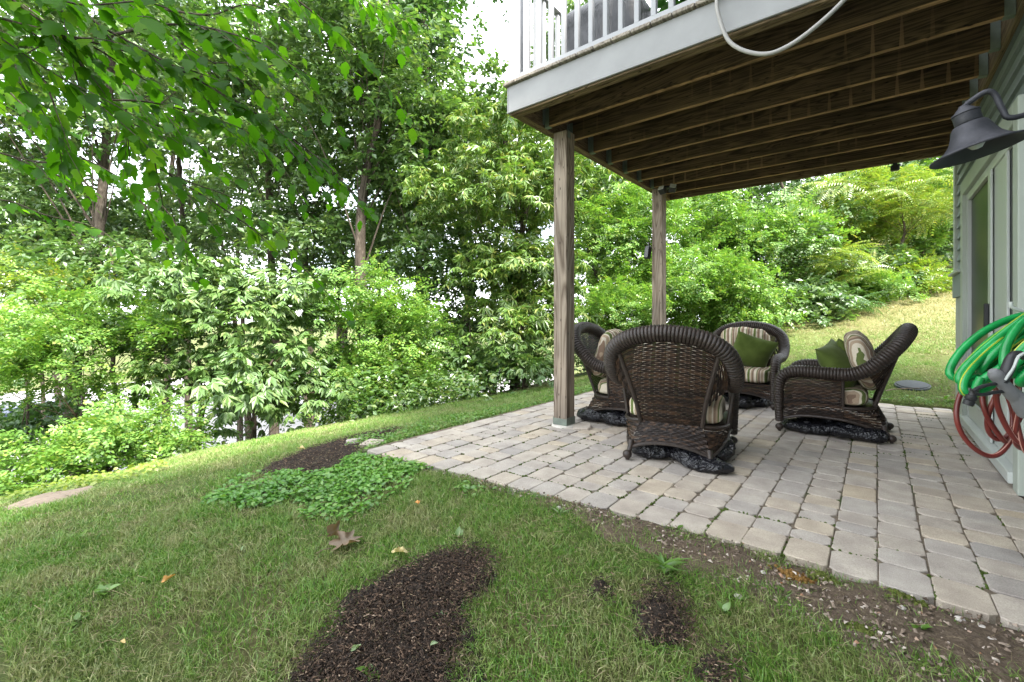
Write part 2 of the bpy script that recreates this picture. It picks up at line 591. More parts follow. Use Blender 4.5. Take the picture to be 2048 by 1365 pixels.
for nm, poly, lift, st, mt, amp in (('mulch_bed', MULCH_A, 0.010, 0.014, m_mulch, 0.034), ('mulch_bed', MULCH_B, 0.012, 0.022, m_mulch, 0.03),
        ('mulch_bed', DIRT_C, 0.014, 0.014, m_mulch, 0.055), ('mulch_bed', DIRT_D, 0.012, 0.016, m_mulch, 0.045), ('mulch_bed', DIRT_E, 0.02, 0.012, m_mulch, 0.05),
        ('path', PATH_F, 0.02, 0.04, m_path, 0.01), ('dirt_strip', EDGE_I, 0.012, 0.022, m_dirt, 0.02)):
    o = patch(nm, poly, lift, st, mt, amp, seed=hash(nm) % 7 if False else len(nm))
    tag(o, kind='structure')

# ---- patio of tumbled pavers
PX0, PX1, PY0, PY1 = -3.05, 0.635, 1.9, 6.78
m_joint, nt, b = new_mat('sand and moss in joints')
pos = geo(nt, 'Position')
mo = tex_noise(nt, pos, 2.2, 4)
fine = tex_noise(nt, pos, 70, 4)
sand = ramp(nt, fine, [(0.3, (0.07, 0.054, 0.038)), (0.7, (0.19, 0.15, 0.105))])
moss = ramp(nt, fine, [(0.3, (0.02, 0.03, 0.008)), (0.7, (0.07, 0.10, 0.02))])
nt.links.new(mixc(nt, ramp(nt, mo, [(0.56, (0, 0, 0)), (0.66, (1, 1, 1))]), sand, moss), b.inputs['Base Color'])
b.inputs['Roughness'].default_value = 0.95
bump(nt, b, fine, 0.8, 0.01)
patio = MB().prism([(PX0 + .015, float(FY(PX0)) + .015), (-.5, 2.205), (PX1 + .01, 2.205), (PX1 + .01, PY1 - .015), (PX0 + .015, PY1 - .015)], 2, -.20, -.008).build('patio', m_joint)
tag(patio, kind='structure')

m_paver, nt, b = new_mat('tumbled concrete paver')
c = geo(nt, 'Position')
r = math_n(nt, 'FRACT', math_n(nt, 'ADD', objrand(nt), geo(nt, 'Random Per Island')))
base = ramp(nt, r, [(0.0, (0.33, 0.305, 0.285)), (0.25, (0.385, 0.352, 0.320)), (0.45, (0.40, 0.358, 0.312)), (0.62, (0.355, 0.325, 0.300)), (0.82, (0.42, 0.362, 0.290)), (0.94, (0.30, 0.280, 0.268)), (1.0, (0.45, 0.375, 0.28))])
bl = tex_noise(nt, c, 7, 4)
base = mixc(nt, 1.0, base, ramp(nt, bl, [(0.3, (0.80, 0.78, 0.78)), (0.7, (1.14, 1.14, 1.12))]), 'MULTIPLY')
sp = tex_noise(nt, c, 220, 3, 0.7)
base = mixc(nt, 0.35, base, ramp(nt, sp, [(0.35, (0.12, 0.11, 0.10)), (0.6, (0.55, 0.53, 0.50))]), 'OVERLAY')
st_ = tex_noise(nt, c, 1.1, 5, 0.6)
base = mixc(nt, ramp(nt, st_, [(0.62, (0, 0, 0)), (0.75, (0.25, 0.25, 0.25))]), base, (0.18, 0.17, 0.16))
base = mixc(nt, 1.0, base, (1.06, 1.06, 1.05), 'MULTIPLY')
nt.links.new(base, b.inputs['Base Color'])
b.inputs['Roughness'].default_value = 0.85
b.inputs['Specular IOR Level'].default_value = 0.3
bump(nt, b, math_n(nt, 'ADD', sp, math_n(nt, 'MULTIPLY', tex_noise(nt, c, 30, 4), 2.0)), 0.35, 0.004)

PITCH = 0.1575
def paver_geo(L, W, seed):
    """top outline with rounded, knocked-about corners: 40 triangles"""
    rr = random.Random(seed)
    hx, hy = W / 2 - 0.0020, L / 2 - 0.0020
    out = []
    for sx_, sy_ in ((1, -1), (1, 1), (-1, 1), (-1, -1)):
        cut = rr.uniform(0.012, 0.028)
        jx, jy = rr.uniform(-.003, .002), rr.uniform(-.003, .002)
        p = [(sx_ * (hx + jx), sy_ * (hy + jy - cut)), (sx_ * (hx + jx - cut), sy_ * (hy + jy))]
        if sx_ * sy_ > 0: out += p
        else: out += p[::-1]
    V = [(x * (1 - 0.0035 / hx), y * (1 - 0.0035 / hy), 0.0) for x, y in out]
    V += [(x, y, -0.0028) for x, y in out] + [(x, y, -0.05) for x, y in out]
    tris = [(0, i, i + 1) for i in range(1, 7)]
    for a in (0, 8):
        for i in range(8):
            j = (i + 1) % 8
            tris += [(a + j, a + i, a + 8 + i), (a + j, a + 8 + i, a + 8 + j)]
    V = np.array(V); tris = np.array(tris)
    n = np.cross(V[tris[0][1]] - V[tris[0][0]], V[tris[0][2]] - V[tris[0][0]])
    if n[2] < 0: tris = tris[:, ::-1]
    return V, tris
LENS = (0.115, 0.157, 0.235)
variants = {}
for L in LENS + (0.20,):
    variants[L] = [paver_geo(L, PITCH, int(L * 1000) + k) for k in range(4)]
paver_mesh = {(L, k): np_mesh('paver', *variants[L][k], m_paver) for L in variants for k in range(4)}
slots = []
rp = random.Random(5)
x = PX1 - PITCH / 2
while x > PX0 + 0.02:
    y = float(FY(x)) + rp.uniform(-0.006, 0.004)
    first = True
    while y < PY1 - 0.06:
        L = 0.20 if first else rp.choice((0.115, 0.157, 0.157, 0.235))
        first = False
        slots.append((x + rp.uniform(-.002, .002), y + L / 2, L, rp.randrange(4), rp.uniform(-.018, .018), rp.uniform(-.0045, .003), rp.choice((0, pi))))
        y += L
    x -= PITCH
slots = [s for s in slots if not (abs(s[0] + 2.248) < 0.12 and (abs(s[1] - 3.543) < 0.12 or abs(s[1] - 5.89) < 0.12))]
def seen_size(s):
    d = np.array((s[0], s[1], -H))
    t = d @ VIEW
    px = 1024 + 900 * (d @ RIGHT) / max(t, .01)
    return (-1 if (t < 0.3 or px > 2100) else 1) / (t * t * np.linalg.norm(d))
slots.sort(key=lambda s: -seen_size(s))
for s in slots[:296]:
    o = bpy.data.objects.new('paver', paver_mesh[(s[2], s[3])])
    o.location = (s[0], s[1], s[5]); o.rotation_euler = (0, 0, s[4] + s[6])
    link(o, patio)
VV = []; FF = []; off = 0
for s in slots[296:]:
    V, F = variants[s[2]][s[3]]
    a = s[4] + s[6]
    R = np.array(((cos(a), -sin(a), 0), (sin(a), cos(a), 0), (0, 0, 1)))
    VV.append(V @ R.T + np.array((s[0], s[1], s[5]))); FF.append(F + off); off += len(V)
rest = np_obj('paver_field', np.vstack(VV), np.vstack(FF), m_paver, patio)
tag(rest, kind='stuff')
# loose tilted paver beside the near post, broken edge stones at the far corner
o = bpy.data.objects.new('paver', paver_mesh[(0.157, 1)]); o.location = (-2.07, 3.56, 0.022); o.rotation_euler = (0.10, -0.09, 0.5); link(o, patio)
for k, (px, py) in enumerate(((745, 893), (715, 890))):
    p = hit(px, py)
    o = bpy.data.objects.new('paver', paver_mesh[(0.157, k)]); o.location = (p[0], p[1], p[2] + 0.035); o.rotation_euler = (0.06, 0.05 * k, 0.4 + k); link(o, patio)

# moss standing in the joints
m_moss = plain('moss', (0.055, 0.085, 0.016), 0.95, var=0.4, scale=60, bumpy=0.6, spec=0.1)
MV = []; MF = []
rm = random.Random(3)
def blob(cx, cy, cz, r, h, n=6):
    o = len(MV)
    a0 = rm.uniform(0, 6)
    for q, rr, zz in ((0, 1, 0), (1, 0.7, 0.75)):
        for j in range(n):
            a = a0 + 2 * pi * j / n
            k = rr * r * rm.uniform(0.7, 1.15)
            MV.append((cx + k * cos(a), cy + k * sin(a), cz + zz * h))
    MV.append((cx, cy, cz + h))
    for j in range(n):
        k = (j + 1) % n
        MF.append((o + j, o + k, o + n + k)); MF.append((o + j, o + n + k, o + n + j)); MF.append((o + n + j, o + n + k, o + 2 * n))
for s in slots:
    if seen_size(s) < 0: continue
    m = float(vnoise(s[0], s[1], 1.3, 4))
    if m < 0.66 and rm.random() > 0.03: continue
    side = rm.random()
    for k in range(rm.randint(4, 14)):
        if side < 0.5:
            u = rm.uniform(-s[2] / 2, s[2] / 2); bx, by = s[0] + PITCH / 2 + rm.gauss(0, .004), s[1] + u
        else:
            u = rm.uniform(-PITCH / 2, PITCH / 2); bx, by = s[0] + u, s[1] + s[2] / 2 + rm.gauss(0, .004)
        if bx > PX1 or by > PY1 or by < FY(bx): continue
        blob(bx, by, -0.010, rm.uniform(0.004, 0.010), rm.uniform(0.007, 0.014))
tag(np_obj('moss', np.array(MV), np.array(MF), m_moss), kind='stuff', label='thin green moss growing in the joints between the pavers', cat='moss')

# ================================================================== HOUSE
XW = 0.65
m_siding = plain('blue grey painted siding', (0.20, 0.232, 0.235), 0.62, var=0.06, scale=3, bumpy=0.05)
m_trim = plain('off white trim', (0.36, 0.395, 0.345), 0.55, var=0.05, scale=4)
m_found = plain('painted foundation', (0.33, 0.345, 0.30), 0.9, var=0.12, scale=5, bumpy=0.25)
m_roof = plain('asphalt shingles', (0.06, 0.06, 0.065), 0.9, var=0.3, scale=30)
m_glass, nt, b = new_mat('dark door glass')
b.inputs['Base Color'].default_value = (0.018, 0.020, 0.020, 1)
b.inputs['Roughness'].default_value = 0.30
b.inputs['Specular IOR Level'].default_value = 0.12
nt.links.new(ramp(nt, tex_noise(nt, coords(nt), 3, 2), [(0.3, (0.014, 0.016, 0.016)), (0.7, (0.026, 0.028, 0.027))]), b.inputs['Base Color'])
m_white = plain('white vinyl', (0.44, 0.465, 0.44), 0.4, var=0.04, scale=4)

house = thing('house', 'blue grey lap sided house wall with a white sliding door beside the patio', 'house', (XW, 6.6, 0))
def hpart(mb, name, mat, parent=house, smooth=False):
    mb.v = [(x - XW, y - 6.6, z) for x, y, z in mb.v]
    return mb.build(name, mat, parent, smooth)
# the wall core (behind the boards), upper storey and roof
core = MB().box((XW + 0.03, -3.0, -0.6), (XW + 7.5, 6.585, 6.0))
hpart(core, 'wall', m_found)
hpart(MB().prism([(-0.0 + XW - 0.35, 5.95), (XW + 7.9, 5.95), (XW + 3.75, 8.0)], 1, -3.3, 6.9), 'roof', m_roof)
# lap boards
bm_ = {}
def boards(y0, y1, z0, z1):
    z = z0
    while z < z1 - 0.02:
        zt = min(z + 0.112, z1)
        key = (round(y1 - y0, 4), round(zt - z, 4))
        if key not in bm_:
            bm_[key] = MB().prism([(0.028, 0), (-0.006, 0.0), (-0.008, 0.006), (0.018, zt - z + 0.012), (0.028, zt - z + 0.012)], 1, -(y1 - y0), 0).v and None
            mb = MB()
            poly = [(0.028, 0.0), (-0.008, 0.0), (0.014, zt - z - 0.001), (0.028, zt - z - 0.001)]
            n = 4
            V = [(p[0], -(y1 - y0), p[1]) for p in poly] + [(p[0], 0, p[1]) for p in poly]
            F = [(3, 2, 1, 0), (4, 5, 6, 7)] + [(i, (i + 1) % n, n + (i + 1) % n, n + i) for i in range(n)]
            mb.add(V, F)
            bm_[key] = mb.mesh('siding_board', m_siding)
        o = bpy.data.objects.new('siding_board', bm_[key])
        o.location = (0, y1 - 6.6, z)
        link(o, house)
        z += 0.112
boards(5.965, 6.50, 1.46, 2.245)
boards(-2.9, 3.735, 0.22, 2.245)
boards(-2.9, 6.50, 2.25, 6.0)
# end wall boards facing away (closes the corner)
# corner board, skirt and foundation pilaster
hpart(MB().box((XW - 0.022, 6.505, 1.455), (XW + 0.10, 6.608, 6.0), 0.004), 'corner_board', m_trim)
hpart(MB().box((XW - 0.028, 5.965, 1.20), (XW + 0.03, 6.612, 1.425), 0.004), 'skirt_board', m_siding)
hpart(MB().box((XW - 0.060, 5.945, 1.428), (XW + 0.04, 6.64, 1.452), 0.004), 'drip_ledge', m_trim)
hpart(MB().box((XW - 0.004, 5.965, -0.3), (XW + 0.035, 6.60, 1.198)), 'foundation', m_found)
hpart(MB().box((XW - 0.012, 6.05, -0.2), (XW - 0.0045, 6.12, 1.196), 0.002), 'foundation_strip', m_trim)
hpart(MB().box((XW - 0.010, -3.0, -0.3), (XW + 0.035, 3.73, 0.215)), 'foundation', m_found)
# sliding door
door = bpy.data.objects.new('sliding_door', None); link(door, house)
def dpart(mb, name, mat): return hpart(mb, name, mat, door)
dpart(MB().box((XW - 0.035, 5.84, 0.0), (XW + 0.03, 5.962, 2.245), 0.004), 'casing', m_trim)
dpart(MB().box((XW - 0.035, 3.74, 0.0), (XW + 0.03, 3.862, 2.245), 0.004), 'casing', m_trim)
dpart(MB().box((XW - 0.036, 3.862, 2.125), (XW + 0.03, 5.84, 2.246), 0.004), 'head_casing', m_trim)
dpart(MB().box((XW - 0.008, 5.775, 0.10), (XW + 0.05, 5.84, 2.125), 0.003), 'jamb', m_white)
dpart(MB().box((XW - 0.008, 3.862, 0.10), (XW + 0.05, 3.91, 2.125), 0.003), 'jamb', m_white)
dpart(MB().box((XW - 0.006, 3.91, 2.06), (XW + 0.05, 5.775, 2.124), 0.003), 'head_jamb', m_white)
dpart(MB().box((XW - 0.055, 3.862, 0.03), (XW + 0.05, 5.84, 0.098), 0.004), 'sill', m_white)
# far leaf: dark glass
dpart(MB().box((XW + 0.018, 4.86, 0.25), (XW + 0.024, 5.775, 2.06)), 'glass_pane', m_glass)
dpart(MB().box((XW + 0.0, 4.76, 0.10), (XW + 0.03, 4.86, 2.06), 0.003), 'stile', m_white)
dpart(MB().box((XW + 0.0, 4.86, 0.10), (XW + 0.03, 5.775, 0.25), 0.003), 'bottom_rail', m_white)
# near leaf: closer to the outside
dpart(MB().box((XW - 0.016, 4.66, 0.10), (XW - 0.002, 4.755, 2.06), 0.003), 'stile', m_white)
dpart(MB().box((XW + 0.004, 4.26, 0.10), (XW + 0.016, 4.66, 2.06), 0.002), 'door_panel', m_white)
dpart(MB().box((XW + 0.010, 3.995, 0.25), (XW + 0.018, 4.255, 2.06)), 'glass_pane', m_glass)
dpart(MB().box((XW - 0.006, 4.20, 0.10), (XW + 0.009, 4.258, 2.06), 0.003), 'stile', m_white)
dpart(MB().box((XW - 0.006, 3.915, 0.10), (XW + 0.02, 3.99, 2.06), 0.003), 'stile', m_white)
dpart(MB().box((XW - 0.006, 3.99, 0.10), (XW + 0.02, 4.20, 0.25), 0.003), 'bottom_rail', m_white)
m_black = plain('black plastic', (0.02, 0.02, 0.022), 0.45, var=0.2, scale=20)
dpart(MB().box((XW - 0.045, 4.69, 0.92), (XW - 0.017, 4.725, 1.10), 0.006), 'handle', m_black)

# ================================================================== DECK
m_joist = wood_mat('brown joist with painted shade', (0.022, 0.014, 0.009), (0.072, 0.046, 0.027), (0.15, 0.10, 0.06), 0, painted_light=True)  # colour carries the shade between joists, the bounce below and the gap light
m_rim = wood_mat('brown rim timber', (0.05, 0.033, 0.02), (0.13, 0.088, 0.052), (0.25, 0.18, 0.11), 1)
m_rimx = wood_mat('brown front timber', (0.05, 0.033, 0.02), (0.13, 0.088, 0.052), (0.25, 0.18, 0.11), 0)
m_post = wood_mat('grey weathered post', (0.085, 0.060, 0.043), (0.195, 0.155, 0.120), (0.34, 0.285, 0.232), 2, freq=0.8)
m_board = wood_mat('grey deck board', (0.10, 0.085, 0.07), (0.22, 0.19, 0.16), (0.36, 0.33, 0.29), 1)
m_fascia = plain('grey painted fascia', (0.255, 0.255, 0.255), 0.5, var=0.10, scale=5)
m_rail = plain('pale grey rail paint', (0.33, 0.333, 0.345), 0.45, var=0.05, scale=4)
m_steel = plain('galvanised green steel', (0.16, 0.19, 0.16), 0.5, 0.4, var=0.2, scale=14)

ZB, ZT = 2.705, 2.94
DX0, DX1 = -2.41, 0.61
DY0, DY1 = 2.925, 6.56
deck = thing('deck', 'raised timber deck with grey fascia standing on two posts over the patio', 'deck', (DX0, DY0, 0))
def kpart(mb, name, mat, parent=deck, smooth=False):
    mb.v = [(x - DX0, y - DY0, z) for x, y, z in mb.v]
    return mb.build(name, mat, parent, smooth)
kpart(MB().box((DX0, DY0, ZB + 0.014), (DX1 + 0.03, DY0 + 0.019, ZT - 0.002), 0.003), 'fascia', m_fascia)
kpart(MB().box((DX0 - 0.016, DY0 + 0.003, ZB + 0.014), (DX0 - 0.001, DY1, ZT - 0.002), 0.003), 'fascia', m_fascia)
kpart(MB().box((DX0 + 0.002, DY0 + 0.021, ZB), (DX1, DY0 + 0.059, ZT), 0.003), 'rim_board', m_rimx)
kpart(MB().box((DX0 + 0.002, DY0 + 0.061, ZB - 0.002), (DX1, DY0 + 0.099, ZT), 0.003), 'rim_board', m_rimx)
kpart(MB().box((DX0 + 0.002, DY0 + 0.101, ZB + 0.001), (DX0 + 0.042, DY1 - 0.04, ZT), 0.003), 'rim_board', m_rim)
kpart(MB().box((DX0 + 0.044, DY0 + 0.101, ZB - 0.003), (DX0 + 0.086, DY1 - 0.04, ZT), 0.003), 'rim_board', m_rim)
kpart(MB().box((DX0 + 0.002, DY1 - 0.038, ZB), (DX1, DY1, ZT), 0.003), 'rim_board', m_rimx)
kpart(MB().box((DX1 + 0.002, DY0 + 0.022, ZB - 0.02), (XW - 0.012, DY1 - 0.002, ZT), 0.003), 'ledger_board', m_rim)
jm = None
hm = None
jx0, jx1 = DX0 + 0.090, DX1
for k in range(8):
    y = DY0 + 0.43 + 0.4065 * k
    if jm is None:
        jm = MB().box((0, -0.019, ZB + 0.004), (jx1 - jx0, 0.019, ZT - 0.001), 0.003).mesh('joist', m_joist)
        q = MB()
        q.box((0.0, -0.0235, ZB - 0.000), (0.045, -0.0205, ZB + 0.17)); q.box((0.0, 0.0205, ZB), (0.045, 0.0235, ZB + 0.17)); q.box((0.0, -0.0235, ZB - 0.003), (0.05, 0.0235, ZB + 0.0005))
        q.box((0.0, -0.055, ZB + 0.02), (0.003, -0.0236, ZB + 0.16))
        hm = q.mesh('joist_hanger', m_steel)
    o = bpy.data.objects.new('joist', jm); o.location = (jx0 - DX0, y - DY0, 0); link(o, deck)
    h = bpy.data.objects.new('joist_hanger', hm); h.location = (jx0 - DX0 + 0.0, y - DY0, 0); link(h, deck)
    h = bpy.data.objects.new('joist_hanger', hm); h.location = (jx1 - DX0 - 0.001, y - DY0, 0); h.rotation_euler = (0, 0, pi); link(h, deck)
# deck boards
dm = MB().box((-0.0685, -0.030, ZT + 0.001), (0.0685, DY1 - DY0 + 0.03, ZT + 0.027), 0.004).mesh('deck_board', m_board)
x = DX0 - 0.035 + 0.0685
while x < XW - 0.09:
    o = bpy.data.objects.new('deck_board', dm); o.location = (x - DX0, 0, random.uniform(-.0008, .0008)); link(o, deck)
    x += 0.1425
# posts with steel bases
for k, y0 in enumerate((3.473, 5.817)):
    mb = MB().box((-2.318, y0, 0.045), (-2.178, y0 + 0.14, ZB - 0.006), 0.004)
    p = kpart(mb, 'post', m_post)
    mb = MB()
    mb.box((-2.3215, y0 - 0.0035, 0.018), (-2.1745, y0 - 0.0005, 0.075)); mb.box((-2.1775, y0, 0.018), (-2.1745, y0 + 0.143, 0.085)); mb.box((-2.3215, y0, 0.018), (-2.3185, y0 + 0.143, 0.085)); mb.box((-2.3215, y0 - 0.003, 0.015), (-2.1745, y0 + 0.143, 0.018))
    mb.v = [(a - DX0, b_ - DY0, c_) for a, b_, c_ in mb.v]
    mb.build('post_base', m_steel, p)
    f = MB().lathe([(0.0, 0.014), (0.11, 0.014), (0.125, -0.02), (0.125, -0.06)], 20, Matrix.Translation((-2.248 - DX0, y0 + 0.07 - DY0, 0)))
    f.build('footing', plain('pale footing concrete', (0.5, 0.47, 0.42), 0.9, var=0.15, scale=30), p)
    if k == 0:
        c2 = MB().box((-2.23, y0 + 0.02, ZB - 0.07), (-2.1765, y0 + 0.06, ZB - 0.01)); c2.v = [(a - DX0 + 0.003, b_ - DY0, c_) for a, b_, c_ in c2.v]
        c2.build('post_cap', m_steel, p)
# railings
ZF = ZT + 0.027
bal = MB().box((-0.018, -0.018, ZF + 0.055), (0.018, 0.018, ZF + 0.90), 0.003).mesh('baluster', m_rail)
def railing(pts_posts, a, b_, along):
    r = MB()
    if along == 'x':
        r.box((a, DY0 + 0.055, ZF + 0.012), (b_, DY0 + 0.100, ZF + 0.056), 0.004) if False else r.box((a, RYF - 0.022, ZF + 0.010), (b_, RYF + 0.022, ZF + 0.056), 0.004)
        r.box((a, RYF - 0.03, ZF + 0.90), (b_, RYF + 0.03, ZF + 0.95), 0.006)
    return r
RYF = DY0 + 0.03
def make_rail(p0, p1, posts, nb):
    p0 = Vector(p0); p1 = Vector(p1)
    d = (p1 - p0); L = d.length; ang = math.atan2(d.y, d.x)
    e = bpy.data.objects.new('railing', None); link(e, deck)
    e.location = (p0.x - DX0, p0.y - DY0, 0); e.rotation_euler = (0, 0, ang)
    MB().box((0, -0.022, ZF + 0.010), (L, 0.022, ZF + 0.056), 0.004).build('bottom_rail', m_rail, e)
    MB().box((0, -0.035, ZF + 0.90), (L, 0.035, ZF + 0.95), 0.006).build('top_rail', m_rail, e)
    for s in posts:
        MB().box((s - 0.047, -0.047, ZF), (s + 0.047, 0.047, ZF + 1.02), 0.004).build('rail_post', m_rail, e)
    n = int(L / 0.115)
    for i in range(1, n):
        s = L * i / n
        if any(abs(s - q) < 0.075 for q in posts): continue
        o = bpy.data.objects.new('baluster', bal); o.location = (s, 0, 0); link(o, e)
make_rail((DX0 + 0.06, RYF), (XW - 0.03, RYF), (0.0, 1.53, 2.94), 26)
make_rail((DX0 + 0.06, RYF + 0.05), (DX0 + 0.06, DY1 - 0.06), (1.75, 3.44), 30)
make_rail((DX0 + 0.11, DY1 - 0.06), (XW - 0.03, DY1 - 0.06), (1.5,), 26)
# ================================================================== CHAIRS
m_wick, nt, b = new_mat('dark brown resin wicker')
c = coords(nt)
r = math_n(nt, 'FRACT', math_n(nt, 'ADD', geo(nt, 'Random Per Island'), math_n(nt, 'MULTIPLY', tex_noise(nt, c, 23, 3), 1.6)))
nt.links.new(ramp(nt, r, [(0.0, (0.009, 0.006, 0.005)), (0.5, (0.026, 0.016, 0.011)), (0.8, (0.066, 0.036, 0.020)), (1.0, (0.022, 0.020, 0.020))]), b.inputs['Base Color'])
b.inputs['Roughness'].default_value = 0.55
b.inputs['Specular IOR Level'].default_value = 0.22
m_roll, nt, b = new_mat('wrapped wicker roll')
c = coords(nt)
nz = tex_noise(nt, c, 90, 3, 0.6)
nb_ = tex_noise(nt, c, 9, 3)
nt.links.new(mixc(nt, 1.0, ramp(nt, nz, [(0.3, (0.011, 0.008, 0.006)), (0.6, (0.034, 0.022, 0.016)), (0.8, (0.062, 0.038, 0.026))]), ramp(nt, nb_, [(0.3, (0.75, 0.75, 0.75)), (0.7, (1.2, 1.2, 1.25))]), 'MULTIPLY'), b.inputs['Base Color'])
b.inputs['Roughness'].default_value = 0.5
bump(nt, b, nz, 0.5, 0.004)

def weave(B, Tp, nu, nv, amp=0.0042, flip=1.0):
    """rows of strands passing in front of and behind upright stakes between curve B and curve Tp"""
    m = 2 * nu + 1
    B = spline(B, m); Tp = spline(Tp, m)
    vs = np.arange(nv + 1) / nv
    V = []; F = []
    i = np.arange(m)
    for j in range(nv):
        base = len(V) * 0
        v0, v1 = vs[j], vs[j + 1]
        P0 = B * (1 - v0) + Tp * v0; P1 = B * (1 - v1) + Tp * v1
        du = np.gradient(P0, axis=0); dv = P1 - P0
        n = np.cross(du, dv); n /= np.linalg.norm(n, axis=1)[:, None] + 1e-9
        n *= flip
        w = np.cos(pi * (i / 2.0 + j)) * amp
        Pm = (P0 + P1) / 2
        a = P0 + dv * 0.05 + n * (w * 0.55)[:, None]
        mid = Pm + n * (w + 0.0030 * np.sign(w + 1e-9))[:, None]
        c_ = P1 - dv * 0.05 + n * (w * 0.55)[:, None]
        o = j * 3 * m
        V.append(np.vstack([a, mid, c_]))
        k = np.arange(m - 1)
        for q in (0, 1):
            F.append(np.stack([o + q * m + k, o + q * m + k + 1, o + (q + 1) * m + k + 1, o + (q + 1) * m + k], -1))
    return np.vstack(V), np.vstack(F)

def mirror_x(pts): return [(-p[0], p[1], p[2]) for p in pts]
ROLL = [(.358, .362, .085), (.362, .366, .25), (.366, .362, .40), (.372, .335, .485), (.376, .26, .528), (.38, .14, .535), (.384, .0, .530), (.392, -.14, .535), (.402, -.25, .585), (.398, -.345, .675), (.355, -.43, .775), (.225, -.488, .858), (.0, -.508, .892)]
ROLLF = ROLL + mirror_x(ROLL[:-1])[::-1]
def ribbed(path, rad, pitch=0.023, n=14):
    L = np.sum(np.linalg.norm(np.diff(spline(path, 400), axis=0), axis=1))
    ribs = int(L / pitch)
    pts = spline([tuple(p) + (q,) for p, q in zip(path, rad)], ribs * 4 + 1)
    c3 = pts[:, :3]; rr = pts[:, 3].copy()
    k = np.arange(len(rr)) % 4
    rr *= np.where(k == 0, 0.86, np.where(k == 2, 1.0, 0.985))
    mb = MB(); mb.tube(c3, rr, n)
    return mb
ROLL_R = [.033, .036, .041, .047, .052, .054, .055, .056, .057, .058, .059, .060, .060]
RADF = ROLL_R + ROLL_R[:-1][::-1]

def catpt(pts, t0, t1, n=7):
    s = spline(pts, 200)
    ii = np.linspace(t0 * 199, t1 * 199, n).astype(int)
    return [tuple(s[q]) for q in ii]

